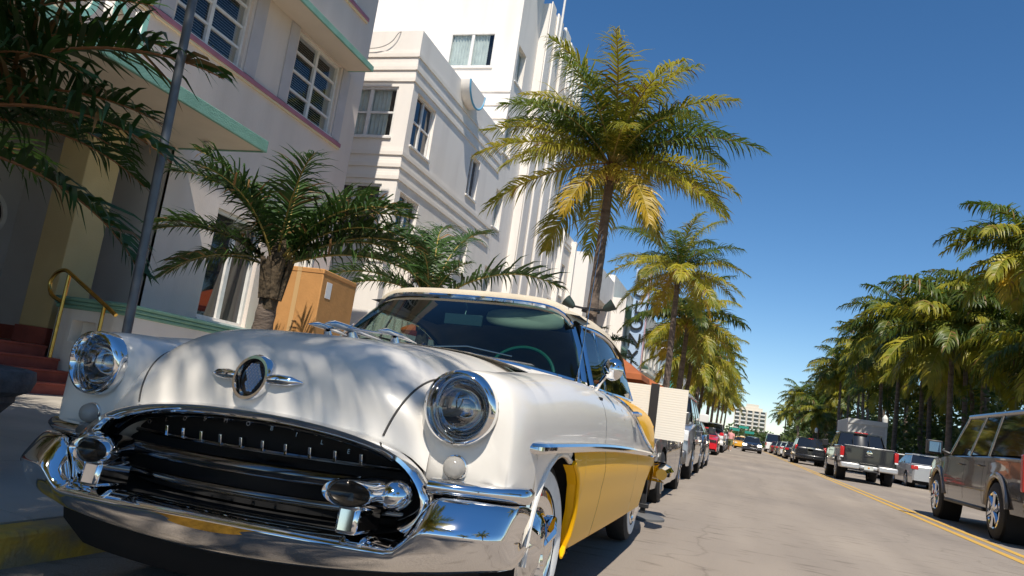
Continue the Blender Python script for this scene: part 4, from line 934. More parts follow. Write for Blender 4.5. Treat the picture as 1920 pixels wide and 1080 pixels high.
# short palms in the pavement beds
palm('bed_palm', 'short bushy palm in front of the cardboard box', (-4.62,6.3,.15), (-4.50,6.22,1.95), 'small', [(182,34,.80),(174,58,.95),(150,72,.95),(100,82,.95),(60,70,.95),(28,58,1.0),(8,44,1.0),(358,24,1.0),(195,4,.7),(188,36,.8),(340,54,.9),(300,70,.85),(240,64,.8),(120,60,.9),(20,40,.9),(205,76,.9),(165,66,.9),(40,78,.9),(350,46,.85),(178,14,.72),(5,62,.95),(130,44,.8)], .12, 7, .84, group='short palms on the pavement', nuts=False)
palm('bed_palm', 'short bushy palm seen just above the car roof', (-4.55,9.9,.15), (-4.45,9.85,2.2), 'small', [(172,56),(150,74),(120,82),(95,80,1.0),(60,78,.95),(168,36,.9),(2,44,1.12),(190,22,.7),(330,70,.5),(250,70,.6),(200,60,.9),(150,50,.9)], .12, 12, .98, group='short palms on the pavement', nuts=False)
left_fr = [(2,50,1.08),(356,24,1.0),(10,4,.92),(345,40,.75),(30,62,.9),(8,34,.85),(40,26,.8),(300,72,.7),(60,50,.8),(90,30,.8),(120,45),(170,30),(210,55,.8),(350,64,.85),(0,38,.7),(14,56,.8),(50,40,.8),(330,52,.6),(25,70,.9)]
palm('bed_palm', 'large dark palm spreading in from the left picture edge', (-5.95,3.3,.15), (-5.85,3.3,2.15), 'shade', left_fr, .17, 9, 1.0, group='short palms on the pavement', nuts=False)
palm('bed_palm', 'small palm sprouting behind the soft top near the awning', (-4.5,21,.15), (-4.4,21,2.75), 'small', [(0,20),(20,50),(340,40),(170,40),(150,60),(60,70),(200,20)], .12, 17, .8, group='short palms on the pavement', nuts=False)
# palms behind the viewpoint: their crowns shade the bonnet and the pavement
palm('coconut_palm', 'coconut palm standing behind the viewpoint, shading the bonnet', (-3.35,-2.6,.1), (-2.9,-2.0,7.4), 'coco', 24, .17, 77, .95, group='palms along the hotel pavement')
palm('coconut_palm', 'coconut palm behind the viewpoint on the pavement, shading the bed palm', (-4.9,-1.1,.1), (-4.6,-.4,6.7), 'coco', 28, .17, 78, .8, group='palms along the hotel pavement')
palm('coconut_palm', 'leaning coconut palm behind the viewpoint, shading the road by the bumper', (-3.3,-5.8,.1), (-1.5,-5.2,7.6), 'coco', 26, .17, 81, 1.0, group='palms along the hotel pavement')
palm('coconut_palm', 'second coconut palm behind the viewpoint along the kerb', (-3.6,-9,.1), (-3.5,-8.6,7.6), 'far', 22, .17, 79, 1.0, group='palms along the hotel pavement')
for i, (x, y) in enumerate(((10.8,-4),(11.2,-16),(10.6,10),(11.3,20))):
    palm('coconut_palm', ['park side palm level with the viewpoint', 'park side palm far behind the viewpoint', 'park side palm right of the frame', 'park side palm just right of the brown vehicle'][i], (x,y,.1), (x+.3,y,9+i*.5), 'far', 22, .19, 90+i, 1.1, group='palms along the park side')

# hedge and undergrowth in the park: leaf-sized faces, one mass
def leafmass(name, label, boxes, n, size, m, seed):
    rg = random.Random(seed); mb = MB()
    tot = sum(b[6] for b in boxes)
    for b in boxes:
        for _ in range(int(n*b[6]/tot)):
            while 1:
                x, y, z = rg.uniform(-1,1), rg.uniform(-1,1), rg.uniform(-1,1)
                if .35 < x*x+y*y+z*z < 1: break
            k = 1+.22*math.sin(x*7+b[1])*math.sin(y*5+b[0])+.15*math.sin(z*9)
            p = Vector((b[0]+x*b[3]*k, b[1]+y*b[4]*k, max(.1, b[2]+z*b[5]*k)))
            a = Vector((rg.gauss(0,1), rg.gauss(0,1), rg.gauss(0,.6))).normalized(); c = a.cross(Vector((rg.gauss(0,1), rg.gauss(0,1), rg.gauss(0,1)))).normalized()
            s = size*rg.uniform(.6,1.4)*b[7]
            mb.add([tuple(p-a*s), tuple(p-c*s*.45), tuple(p+a*s), tuple(p+c*s*.45)], [(0,1,2,3)])
    o = mb.build(name, m, smooth=False); return tag(o, label, 'hedge', kind='stuff')
rg = random.Random(5); bx = []; y = 26.
while y < 230:
    f_ = 1+y/120; bx.append((15.2+rg.uniform(-1.4,1.5), y, 2.0, 1.8*f_, 2.2*f_, rg.uniform(2.6,4.2)*(1+y/300), 1.0, .55+y/120)); y += 2.2+y/60
leafmass('hedge', 'dark leafy undergrowth massed behind the park palms', bx, 60000, .22, leafmat('hedge_leaf', (.11,.14,.028), (.04,.075,.018)), 3)
bx = []
for i in range(26):
    bx.append((rg.uniform(-16,34), rg.uniform(210,300), rg.uniform(1.5,2.6), 6, 6, rg.uniform(2,3.2), 1, 2.0))
leafmass('far_trees', 'mass of green trees closing the far end of the street', bx, 15000, .25, leafmat('far_leaf', (.10,.14,.03), (.05,.09,.02)), 8)
# ------------------------------------------------------------------ modern vehicles
tint = mat('tinted_glass', (.012,.014,.017), .03, spec=.8)
lampglass = mat('lamp_clear', (.75,.77,.78), .08, spec=.8)
lampon = mat('lamp_on', (.9,.85,.7), .2, emit=(1,.86,.6,9))
tail = mat('tail_red', (.45,.012,.012), .15, coat=.5)
plate = mat('plate', (.60,.62,.58), .5, noise=.2, scale=30)
def paint(name, col, metal=0., rough=.25): return mat(name, col, rough, metal, coat=1.)
def motor(name, label, loc, rz, L, Wt, zb, ztops, gh, axles, r, col, cat='car', wd=.22, style='five', hub=None, front=(), extra=None, group=None, lights_on=False,
          pillars=(), cladding=None, two_tone=None, bed=None, rail=False, detail=True, mirror=None, wheelout=.0, pw=.06):
    """body from stations along y (front at 0, facing -y); gh=(front base, front top, rear top, rear base, roof z, half base, half roof)"""
    t = T(name, label, cat, loc, rz, group); hw_ = Wt/2
    ztop = lambda l: cr(ztops, l)
    R_ = r*1.16
    def zbot(l):
        for a in axles:
            d = abs(l-a)
            if d < R_: return max(zb, r+math.sqrt(R_*R_-d*d)*1.02-.0)
        return zb
    st = sorted(set([round(x, 4) for x in lin(.05, L-.05, 22)]+[round(a+R_*math.cos(R(q)), 4) for a in axles for q in (0.5,8,20,38,58,78,90,102,122,142,160,172,179.5)]+[round(a+s*(R_+.004), 4) for a in axles for s in (1,-1)]))
    def section(l, f=1., ft=0.):
        zt = ztop(l)-ft; zbv = zbot(l) if f > .99 else zb+.12; taper = 1-.07*max(0, (abs(l-L/2)/(L/2)))**4; w = hw_*f*taper
        zs = zt-.10; out = []
        for k in (0,.2,.45,.7,1.): 
            z = zbv+(zs-zbv)*k; q = (z-zb)/(zs-zb); out.append((w*(.955+.045*math.sin(math.pi*min(1, .18+q*.75))), z))
        out += [(w*.965, zt-.045), (w*.90, zt-.008), (w*.5, zt+.012), (0, zt+.018)]
        return out
    rows = []
    secs = [(0.0,.88,.10)]+[(.022,.955,.035)]+[(l,1.,0.) for l in st]+[(L-.02,.965,.03),(L,.90,.08)]
    for l, f, ft in secs:
        P = section(l, f, ft); rows.append([(w, l, z) for w, z in P]+[(-w, l, z) for w, z in P[-2::-1]])
    mb = MB().grid(rows); mb.poly(rows[0]); mb.poly(rows[-1])
    body = mb.build('body', col, t, ang=40, ref=lambda c: (0, min(max(c.y,.5),L-.5), (zb+ztop(min(max(c.y,.3),L-.3)))/2-.05))
    MB().bb(-hw_*.80, hw_*.80, .12, L-.12, zb-.02, zb+.40).build('underbody', dark, t, smooth=False)
    if cladding: MB().bb(-hw_*.985, hw_*.985, .04, L-.04, zb-.05, zb+.06).build('sill', cladding, t, bevel=.02)
    for a in axles:
        for s in (1,-1):
            MB().lathe([(R_*.99,s*(hw_-.34)),(R_*.99,s*(hw_-.03)),], (0,a,r), 'x', 24).build('wheel_well', dark, t)
            wheel(t, (s*(hw_-wd/2-.01+wheelout), a, r), r, wd, style, s, hub)
    fb, ft_, rt, rb, zr, wb, wr = gh
    def gp(l, q, s=1):  # q 0 at belt .. 1 at roof
        return None
    # greenhouse: roof shell, pillars, one pane per opening
    zl = lambda l: ztop(l)+.004
    A = [(fb, zl(fb)), (ft_, zr), (rt, zr), (rb, zl(rb))]
    rows = []
    for k in lin(-1, 1, 13):
        e = 1-abs(k)**4*.055*zr
        rows.append([(wr*k, ft_-.03+.05*k*k, zr-.05*abs(k)**4)]+[(wr*k, l, zr+.03*math.sin(math.pi*(l-ft_)/(rt-ft_))-.05*abs(k)**4) for l in lin(ft_+.06, rt-.06, 6)]+[(wr*k, rt+.03-.04*k*k, zr-.05*abs(k)**4)])
    roof = MB().grid(rows).build('roof', two_tone or col, t, ang=60, ref=lambda c: (0, c.y, 0))
    cut = [fb]+[p for p in pillars]+[rb]
    tl = lambda l: ft_+(l-fb)*(rt-ft_)/(rb-fb)
    def side_pt(l, q, s):  # point on the side glass plane
        z0 = zl(l); z1 = zr-.055; lt = tl(l)
        return Vector((s*(wb+(wr-wb)*q), l+(lt-l)*q, z0+(z1-z0)*q))
    for s in (1,-1):
        for a, b in zip(cut, cut[1:]):
            pa, pb = a+pw*.8, b-pw*.8
            g = MB().grid([[tuple(side_pt(l, q, s)+Vector((s*.012*math.sin(q*3.14),0,0))) for q in (0,.35,.7,.97)] for l in lin(pa, pb, 5)])
            g.build('side_window', tint, t, ang=80, ref=lambda c: (0, c.y, c.z))
        for l in cut:
            w_ = pw if l in (fb, rb) else pw*.8
            P = [side_pt(l, q, s) for q in (-.05,.35,.7,1.03)]
            MB().grid([[tuple(p+Vector((s*.008,-w_,0))), tuple(p+Vector((s*.020,0,0))), tuple(p+Vector((s*.008,w_,0)))] for p in P]).build('pillar', two_tone or col, t, ref=lambda c: (0, c.y, c.z))
    for s in (1,-1): MB().tube([tuple(side_pt(l, 1.02, s)) for l in lin(fb, rb, 8)], .042, 8).build('roof_edge', two_tone or col, t)
    for (l0, l1, nm) in ((fb, ft_, 'windscreen'), (rb, rt, 'rear_window')):
        if nm == 'rear_window' and bed == 'van': pass
        sg = -1 if nm == 'windscreen' else 1
        z0 = zl(l0); rows = [[((wb*(1-q)+wr*q)*k*.97, l0+(l1-l0)*q-sg*.06*k*k*-1*-1+sg*.03, z0+(zr-.03-z0)*q) for q in (0,.3,.65,1)] for k in lin(-1,1,9)]
        MB().grid(rows).build(nm, tint, t, ang=80, ref=lambda c: (0, (ft_+rt)/2, c.z))
        fr = MB().tube([r_[-1] for r_ in rows], .03, 6).tube([r_[0] for r_ in rows], .02, 6); fr.build('window_seal', two_tone or col, t)
    if mirror is not None:
        for s in (1,-1):
            m_ = MB().box((s*(hw_+.10), fb+.42, zl(fb)+.14), (.20,.12,.17)).tube([(s*(hw_-.06), fb+.45, zl(fb)+.08), (s*(hw_+.04), fb+.43, zl(fb)+.12)], .03, 6)
            m_.build('wing_mirror', mirror, t, bevel=.04)
    if detail:
        for s in (1,-1):
            for l in [p-.16 for p in pillars[:2]]+[]:
                MB().tube([(s*(hw_-.005), l-.10, ztop(l)-.17), (s*(hw_+.022), l-.08, ztop(l)-.165), (s*(hw_+.022), l+.06, ztop(l)-.165), (s*(hw_-.005), l+.08, ztop(l)-.17)], .013, 6).build('door_handle', col, t)
            for l in [fb+.32]+list(pillars[:2]):
                z0 = max(zb+.06, zbot(l)+.02); 
                MB().grid([[(s*(hw_*1.0005+.0015)*(.955+.045*math.sin(math.pi*min(1,.18+(z-zb)/(ztop(l)-.1-zb)*.75)))*(1-.07*(abs(l-L/2)/(L/2))**4), l+d, z) for d in (-.004,.004)] for z in lin(z0, ztop(l)-.1, 7)]).build('door_gap', dark, t)
    for f_ in front: f_(t)
    return t
def boxpart(name, m, c, d, bevel=.01):
    return lambda t: MB().box(c, d).build(name, m, t, bevel=bevel)
def ellpart(name, m, c, d):
    return lambda t: MB().ell(c, d, 14, 8).build(name, m, t)
def pair(name, m, c, d, bevel=.012):
    def f(t):
        for s in (1,-1): MB().box((s*c[0], c[1], c[2]), d).build(name, m, t, bevel=bevel)
    return f
def plate_text(txt, c, size, m, face=1):
    return lambda t: link('plate_text', text_mesh(txt, size, .001, 'plate_text', m), t, loc=c, rot=(R(90), 0, R(180) if face > 0 else 0))

chrome_hub = mat('chrome_hub', (.78,.78,.8), .08, 1.)
silverpaint = paint('paint_silver', (.42,.42,.43), .6, .3); greypaint = paint('paint_grey', (.16,.155,.15), .6, .3)
# parked on the hotel side, nose towards the viewer
motor('parked_car', 'grey saloon parked right behind the vintage convertible', (-1.78,8.95,-.015), 0, 4.75, 1.80, .2,
      [(0,.66),(.2,.80),(.9,.92),(1.35,.97),(3.7,1.0),(4.4,.98),(4.75,.9)], (1.2,2.0,3.3,4.05,1.43,.80,.60), (.85,3.65), .32, greypaint, pillars=(2.55,), mirror=greypaint,
      front=(pair('headlight', lampglass, (.66,.06,.66), (.34,.14,.13)), boxpart('grille', dark, (0,.0,.58), (.7,.06,.14)), boxpart('bumper', greypaint, (0,-.01,.36), (1.62,.12,.2), .05)))
motor('parked_suv', 'silver grey sport utility car with pale mirror parked second behind the convertible', (-1.82,15.1,-.015), 0, 4.8, 1.88, .28,
      [(0,.88),(.2,1.0),(1.0,1.10),(1.35,1.14),(4.6,1.16),(4.8,1.1)], (1.2,1.95,4.35,4.62,1.76,.84,.68), (.92,3.98), .37, silverpaint, 'suv', pillars=(2.45,3.5), mirror=mat('mirror_white', (.72,.70,.66), .3, coat=.6),
      front=(pair('headlight', lampglass, (.70,.07,.86), (.32,.18,.20)), boxpart('grille', chrome, (0,.0,.80), (.8,.05,.2)), boxpart('bumper', greypaint, (0,-.02,.45), (1.72,.12,.28), .06), pair('roof_rail', greypaint, (.62,3.2,1.80), (.04,2.2,.04))))
motor('parked_car', 'dark car parked behind the silver sport utility car', (-1.80,21.1,-.015), 0, 4.6, 1.80, .2, [(0,.64),(.2,.78),(1.2,.95),(3.7,1.0),(4.6,.92)], (1.15,1.95,3.2,3.95,1.42,.79,.6), (.85,3.5), .32,
      paint('paint_charcoal', (.05,.05,.055), .4), pillars=(2.5,), mirror=paint('paint_charcoal', (.05,.05,.055)), front=(pair('headlight', lampglass, (.66,.06,.64), (.34,.14,.13)),))
redp = paint('paint_red', (.62,.012,.02), 0., .3)
motor('parked_car', 'bright red sports coupe parked on the hotel side', (-2.02,40.9,-.015), 0, 4.75, 1.88, .2, [(0,.72),(.15,.84),(1.2,.97),(1.6,1.0),(4.0,1.02),(4.75,.98)], (1.5,2.35,3.3,4.2,1.40,.80,.60), (.92,3.65), .35, redp, pillars=(2.9,), mirror=redp,
      front=(pair('headlight', mat('lamp_dark', (.05,.04,.04), .1), (.66,.03,.72), (.36,.12,.13)), boxpart('grille', dark, (0,.0,.70), (.62,.05,.16)), boxpart('lower_intake', dark, (0,.0,.40), (1.0,.06,.10)), boxpart('splitter', blackplastic, (0,.0,.22), (1.6,.1,.06)), boxpart('plate', plate, (0,-.02,.5), (.3,.03,.12))))
whitep = paint('paint_white', (.74,.74,.73), 0., .3)
motor('parked_pickup', 'white pickup parked behind the red sports coupe', (-1.98,50.6,-.015), 0, 5.6, 1.98, .45, [(0,1.0),(.2,1.12),(1.3,1.2),(3.4,1.24),(5.6,1.22)], (1.35,2.0,3.1,3.45,1.88,.86,.72), (1.0,4.5), .40, whitep, 'pickup', pillars=(2.6,), mirror=blackplastic,
      front=(pair('headlight', lampglass, (.78,.03,1.0), (.3,.12,.2)), boxpart('grille', blackplastic, (0,.0,.95), (1.1,.06,.26)), boxpart('bumper', whitep, (0,-.03,.6), (1.9,.16,.22), .05)))
for i, (yy, c, lb) in enumerate(((60,(.4,.4,.42),'silver car parked beyond the white pickup'),(67,(.05,.06,.1),'dark blue car parked far beyond the white pickup'),(75,(.5,.48,.44),'beige car parked far down the hotel kerb'))):
    motor('parked_car', lb, (-1.9,yy,0), 0, 4.6, 1.8, .2, [(0,.64),(.2,.78),(1.2,.95),(3.7,1.0),(4.6,.92)], (1.15,1.95,3.2,3.95,1.42,.79,.6), (.85,3.5), .32, paint('paint_far%d' % i, c, .3), pillars=(2.5,), detail=False)
# oncoming traffic
navy = paint('paint_navy', (.018,.02,.03), .2)
motor('oncoming_car', 'dark saloon driving towards the viewer with headlights on', (1.1,75.6,0), 0, 4.6, 1.82, .18, [(0,.66),(.15,.80),(1.2,.97),(3.7,1.02),(4.6,.95)], (1.15,2.0,3.2,4.0,1.48,.80,.62), (.85,3.5), .32, navy, pillars=(2.5,), mirror=navy,
      front=(pair('headlight', lampon, (.68,.02,.70), (.36,.12,.17)), boxpart('grille', blackplastic, (0,.0,.64), (.8,.05,.14)), ellpart('badge', chrome, (0,-.03,.72), (.09,.03,.09)), boxpart('plate', plate, (0,-.02,.42), (.4,.03,.12)), boxpart('bumper', navy, (0,-.02,.36), (1.66,.1,.2), .05)))
taxi = paint('paint_taxi', (.68,.34,.02))
for i, (x, y, lb) in enumerate(((.2,98,'orange yellow taxi following the dark oncoming saloon'),(-.4,118,'second orange yellow taxi further behind'))):
    motor('taxi', lb, (x,y,0), 0, 4.8, 1.85, .2, [(0,.68),(.15,.82),(1.2,.98),(3.8,1.03),(4.8,.95)], (1.2,2.0,3.4,4.1,1.50,.80,.64), (.9,3.7), .33, taxi, pillars=(2.6,), detail=False, group='taxis in the oncoming lane',
          front=(pair('headlight', lampglass, (.7,.02,.72), (.3,.1,.15)), boxpart('roof_sign', mat('sign_cream', (.7,.65,.5), .5), (0,2.7,1.58), (.5,.15,.12))))
# right lane, driving away (rear towards the viewer)
PI = math.pi
brown = paint('paint_brown', (.036,.027,.020), .25, .22)
def suv_extra(t):
    for a in (.98, 4.47):
        for s in (1,-1):
            MB().tube([(s*.995, a+.50*math.cos(R(q)), .40+.53*math.sin(R(q))) for q in lin(8, 172, 22)], .045, 8, flat=.9).build('fender_flare', mat('flare', (.20,.175,.15), .25, .5, coat=.6), t)
    for s in (1,-1):
        MB().bb(s*.86, s*1.02, 1.6, 3.9, .36, .42).build('running_board', blackplastic, t, bevel=.02)
        MB().tube([(s*.985, 1.55, .70), (s*.995, 4.0, .70)], .016, 6).build('side_strip', brown, t)
        m_ = MB().box((s*1.20, 1.52, 1.30), (.26,.14,.25)).tube([(s*.94,1.62,1.2),(s*1.1,1.55,1.26)], .035, 6).build('wing_mirror', blackplastic, t, bevel=.05)
        MB().box((s*1.20, 1.605, 1.30), (.19,.01,.18)).build('mirror_glass', chrome, m_)
motor('large_suv', 'large brown sport utility vehicle with chrome wheels at the right edge', (4.64,17.45,0), PI, 5.6, 2.02, .42,
      [(0,.98),(.12,1.10),(1.1,1.18),(1.5,1.20),(5.5,1.23),(5.6,1.18)], (1.45,2.1,5.25,5.52,1.93,.90,.76), (.98,4.47), .42, brown, 'suv', wd=.28, style='six', hub=chrome_hub, pillars=(2.72,3.78),
      front=(suv_extra, pair('tail_light', tail, (.93,5.56,1.0), (.16,.1,.5)), boxpart('rear_bumper', brown, (0,5.6,.58), (1.96,.2,.22), .05)), wheelout=.02, pw=.085)
grp = paint('paint_graphite', (.016,.016,.018), .1, .3)
def pickup_extra(t):
    # bed walls, tailgate, bumper (rear is +y)
    MB().bb(-.92, .92, 3.72, 5.55, 1.15, 1.165).build('bed_floor', dark, t, smooth=False)
    tg = MB().bb(-.84, .84, 5.60, 5.70, .72, 1.30).bb(-.84,.84,5.58,5.71,1.27,1.33).build('tailgate', grp, t, bevel=.025)
    MB().bb(-.86, .86, 5.575, 5.715, 1.333, 1.352).build('tailgate_cap', mat('cap_silver', (.6,.6,.6), .35, .8), tg, bevel=.008)
    MB().bb(-.20, .20, 5.702, 5.708, .80, 1.24).build('tailgate_panel', mat('graphite_panel', (.03,.03,.034), .3, .5, coat=1.), tg, bevel=.004)
    MB().bb(-.15, .15, 5.709, 5.73, .98, 1.05).build('tailgate_handle', blackplastic, tg, bevel=.01)
    b_ = MB().lathe([(.085,5.709),(.085,5.728),(.06,5.73),(.055,5.718)], (0,0,1.14), 'y', 24); b_.box((0,5.728,1.14), (.21,.015,.04)); b_.build('badge', chrome, tg)
    for s in (1,-1):
        MB().bb(s*.86, s*1.0, 5.45, 5.71, .92, 1.27).build('tail_light', tail, t, bevel=.02)
        MB().bb(s*.88, s*.99, 5.46, 5.716, .86, .917).build('reversing_light', lampglass, t, bevel=.01)
        MB().bb(s*.9, s*1.0, 3.72, 5.5, 1.18, 1.32).build('bed_side', grp, t, bevel=.03)
        MB().box((s*1.14, 1.62, 1.38), (.22,.12,.26)).tube([(s*.93,1.7,1.3),(s*1.05,1.65,1.34)], .03, 6).build('wing_mirror', blackplastic, t, bevel=.04)
    silver = mat('bumper_silver', (.66,.65,.63), .35, .7)
    bm = MB().bb(-.98, -.32, 5.62, 5.88, .50, .70).bb(.32, .98, 5.62, 5.88, .50, .70).bb(-.318,.318,5.62,5.80,.52,.66).build('rear_bumper', silver, t, bevel=.04)
    MB().bb(-.30, .30, 5.70, 5.84, .44, .50).build('bumper_step', blackplastic, t, bevel=.02)
    pl = MB().bb(-.16, .16, 5.805, 5.815, .51, .66).build('number_plate', plate, bm, bevel=.004)
    MB().ell((0,5.817,.585), (.035,.004,.03), 12, 6).build('plate_emblem', mat('plate_orange', (.7,.28,.03), .5), pl)
    MB().bb(-.25,.25,3.32,3.40,1.885,1.925).build('brake_light', tail, t, bevel=.01)
    for x in (-.30,.30): MB().bb(x-.012, x+.012, 3.52, 3.56, 1.36, 1.80).build('window_divider', blackplastic, t, smooth=False)
    return None
motor('pickup_truck', 'dark graphite pickup with silver bumper stopped in the right lane', (4.62,37.0,0), PI, 5.66, 2.02, .50,
      [(0,1.02),(.12,1.14),(1.2,1.24),(3.4,1.27),(3.7,1.30),(5.66,1.30)], (1.4,2.1,3.25,3.55,1.90,.90,.76), (.95,4.50), .42, grp, 'pickup', wd=.28, style='six', pillars=(2.35,2.95), front=(pickup_extra,))
blk = paint('paint_black', (.012,.012,.014), .1)
def van_extra(t):
    for s in (1,-1): MB().bb(s*.80, s*.955, 4.86, 4.95, .95, 1.25).build('tail_light', tail, t, bevel=.02)
    MB().bb(-.3,.3,4.985,5.0,1.08,1.14).build('tailgate_trim', chrome, t, bevel=.01); MB().bb(-.17,.17,4.99,5.0,.92,1.04).build('number_plate', plate, t, smooth=False)
    MB().bb(-.9,.9,4.93,5.06,.42,.66).build('rear_bumper', blk, t, bevel=.05); MB().bb(-.16,.16,4.60,4.68,1.70,1.74).build('brake_light', tail, t, bevel=.01)
    for s in (1,-1): MB().box((s*1.08,1.3,1.22), (.2,.12,.17)).tube([(s*.9,1.4,1.15),(s*1.0,1.32,1.2)], .03, 6).build('wing_mirror', blk, t, bevel=.04)
motor('people_carrier', 'black people carrier with red tail lights ahead of the pickup', (4.42,58.6,0), PI, 5.0, 1.95, .28, [(0,.85),(.15,.98),(1.0,1.08),(1.3,1.10),(4.8,1.16),(5.0,1.12)], (1.1,2.0,4.6,4.88,1.76,.87,.72), (.95,3.95), .36, blk, 'van', pillars=(2.3,3.4), front=(van_extra,))
fars = [(4.5,68,(.02,.02,.025),'black hatchback queueing ahead of the people carrier'),(4.5,77,(.62,.62,.62),'white hatchback queueing further ahead'),(4.5,86,(.06,.06,.065),'dark grey car far ahead in the queue'),(4.4,97,(.10,.03,.03),'maroon car far ahead in the queue')]
for i, (x, y, c, lb) in enumerate(fars):
    pp = paint('paint_q%d' % i, c, .1)
    motor('queueing_car', lb, (x,y+4.3,0), PI, 4.3, 1.8, .2, [(0,.68),(.2,.80),(1.1,.97),(3.6,1.04),(4.3,.98)], (1.1,1.9,3.4,4.05,1.46,.79,.62), (.8,3.4), .32, pp, pillars=(2.4,), group='cars queueing in the right lane',
          front=(pair('tail_light', tail, (.74,4.26,.86), (.30,.1,.16)), boxpart('number_plate', plate, (0,4.3,.72), (.4,.03,.12)), boxpart('rear_bumper', pp, (0,4.28,.4), (1.6,.12,.2), .05)))
motor('white_van', 'white high roofed van far ahead in the street', (4.3,116,0), PI, 5.6, 2.0, .35, [(0,.95),(.15,1.1),(1.0,1.25),(5.6,1.35)], (.9,1.6,5.3,5.55,2.55,.95,.80), (1.0,4.6), .36, whitep, 'van', pillars=(2.0,), front=(pair('tail_light', tail, (.92,5.56,1.1), (.12,.08,.4)),))
# parked on the park side
motor('parked_car', 'silver saloon parked on the park side between pickup and brown vehicle', (7.95,41.2,0), PI, 4.7, 1.82, .2, [(0,.66),(.2,.80),(1.2,.97),(3.8,1.02),(4.7,.96)], (1.15,1.95,3.4,4.1,1.46,.80,.62), (.88,3.65), .33, paint('paint_silver2', (.50,.50,.51), .5, .3), pillars=(2.55,), mirror=blackplastic,
      front=(pair('tail_light', tail, (.76,4.66,.86), (.28,.1,.16)),))
motor('parked_car', 'black car parked beside the brown vehicle on the park side', (7.9,25.5,0), PI, 4.7, 1.82, .2, [(0,.66),(.2,.80),(1.2,.97),(3.8,1.02),(4.7,.96)], (1.15,1.95,3.4,4.1,1.46,.80,.62), (.88,3.65), .33, blk, pillars=(2.55,), mirror=blackplastic)
motor('parked_car', 'pale car parked on the park side beyond the silver saloon', (7.95,48.5,0), PI, 4.7, 1.82, .2, [(0,.66),(.2,.80),(1.2,.97),(3.8,1.02),(4.7,.96)], (1.15,1.95,3.4,4.1,1.46,.80,.62), (.88,3.65), .33, whitep, pillars=(2.55,))
# box truck
BT = T('box_truck', 'white box truck parked on the park side behind the pickup', 'truck', (7.6,60,0), PI)
boxw = mat('box_white', (.62,.61,.58), .6, noise=.05, scale=2)
MB().bb(-1.15,1.15,1.6,7.2,1.0,3.35).build('cargo_box', boxw, BT, bevel=.03)
MB().bb(-1.0,1.0,7.201,7.22,1.1,3.0).build('roller_door', mat('roller', (.50,.49,.47), .5), BT, smooth=False)
MB().bb(-1.16,1.16,7.2,7.26,3.05,3.36).build('rear_header', boxw, BT, bevel=.02)
for k in range(7): MB().bb(-.98,.98,7.221,7.235,1.15+.27*k,1.17+.27*k).build('door_rib', boxw, BT, smooth=False)
MB().bb(-1.0,1.0,0,1.55,.6,2.3).build('cab', whitep, BT, bevel=.15); MB().bb(-.9,.9,-.02,.3,1.5,2.15).build('windscreen', tint, BT, bevel=.05)
MB().bb(-.9,.9,.4,7.0,.45,.98).build('chassis', dark, BT, smooth=False)
for a in (.9,5.6):
    for s in (1,-1): wheel(BT, (s*.95,a,.45), .45, .28, 'six', s)
# ------------------------------------------------------------------ street furniture and small things
steel = mat('pole_steel', (.15,.155,.165), .5, .5, noise=.2, scale=8)
PO = T('street_pole', 'plain grey steel pole on the pavement in front of the porch', 'pole', (-3.92,4.0,.13))
MB().tube([(0,0,0),(-.10,0,3.0),(-.19,0,5.6)], .031, 14).build('shaft', steel, PO)
MB().lathe([(.10,0),(.10,.015),(.05,.03),(.045,.10)], (0,0,0), 'z', 16).build('base_plate', steel, PO)
# cardboard box
card = mat('cardboard', (.50,.25,.085), .9, noise=.08, scale=6, bump=.15, bscale=30)
BX = T('cardboard_box', 'tall brown cardboard box standing behind the short palm', 'box', (-5.02,7.9,.17), R(4))
MB().bb(-.66,0,0,.95,0,2.06).build('carton', card, BX, bevel=.012)
MB().bb(-1.1,0,-.003,-.001,1.0,1.0).build('tape', mat('tape', (.55,.38,.2), .3), BX) if 0 else None
MB().bb(.001,.004,.12,.26,1.72,1.92).build('label', mat('paper', (.8,.8,.8), .7), BX, smooth=False)
MB().bb(-.36,-.30,-.004,-.001,0,2.058).build('tape', mat('tape', (.56,.36,.17), .35), BX, smooth=False)
MB().bb(-.665,.005,-.005,.955,2.0,2.006).build('flap_edge', mat('card_edge', (.36,.17,.06), .9), BX, smooth=False)
ink = mat('ink', (.10,.06,.03), .9)
k = MB()
for z in (.98,1.13): k.tube([(-.30+.045*math.cos(a), -.003, z+.045*math.sin(a)) for a in lin(0, 2*math.pi, 17)], .006, 4, cap=False)
k.ell((-.30,-.002,1.13), (.022,.003,.022), 10, 5).box((-.30,-.003,1.32), (.012,.004,.1)).box((-.26,-.003,1.30), (.05,.004,.012)).box((-.28,-.003,1.38), (.06,.004,.012))
k.build('print_marks', ink, BX, smooth=False)
# draped curtains of the terrace
drape = mat('drape', (.66,.61,.54), .95, noise=.05, scale=3)
def drapes(label, x, y, z0, z1, w0, w1, lean):
    n = 70; rows = []
    for i in range(14):
        s = i/13; w = w0+(w1-w0)*s
        rows.append([(x+lean[0]*s+w*.5*math.cos(2*math.pi*j/n)*(1+.13*math.sin(j*2*math.pi*11/n+s)), y+lean[1]*s+w*.5*math.sin(2*math.pi*j/n)*(1+.13*math.sin(j*2*math.pi*11/n+s)), z0+(z1-z0)*s) for j in range(n)])
    tag(MB().grid(rows, cv=True).build('terrace_drape', drape, ang=80), label, 'curtain', 'tied terrace drapes')
drapes('pale gathered drape hanging beside the ground floor window', -8.1, 11.75, .25, 3.9, .85, .35, (-.1,.3))
drapes('pale gathered drape hanging at the white hotel corner', -7.6, 14.9, .25, 4.3, .95, .4, (-.1,.4))
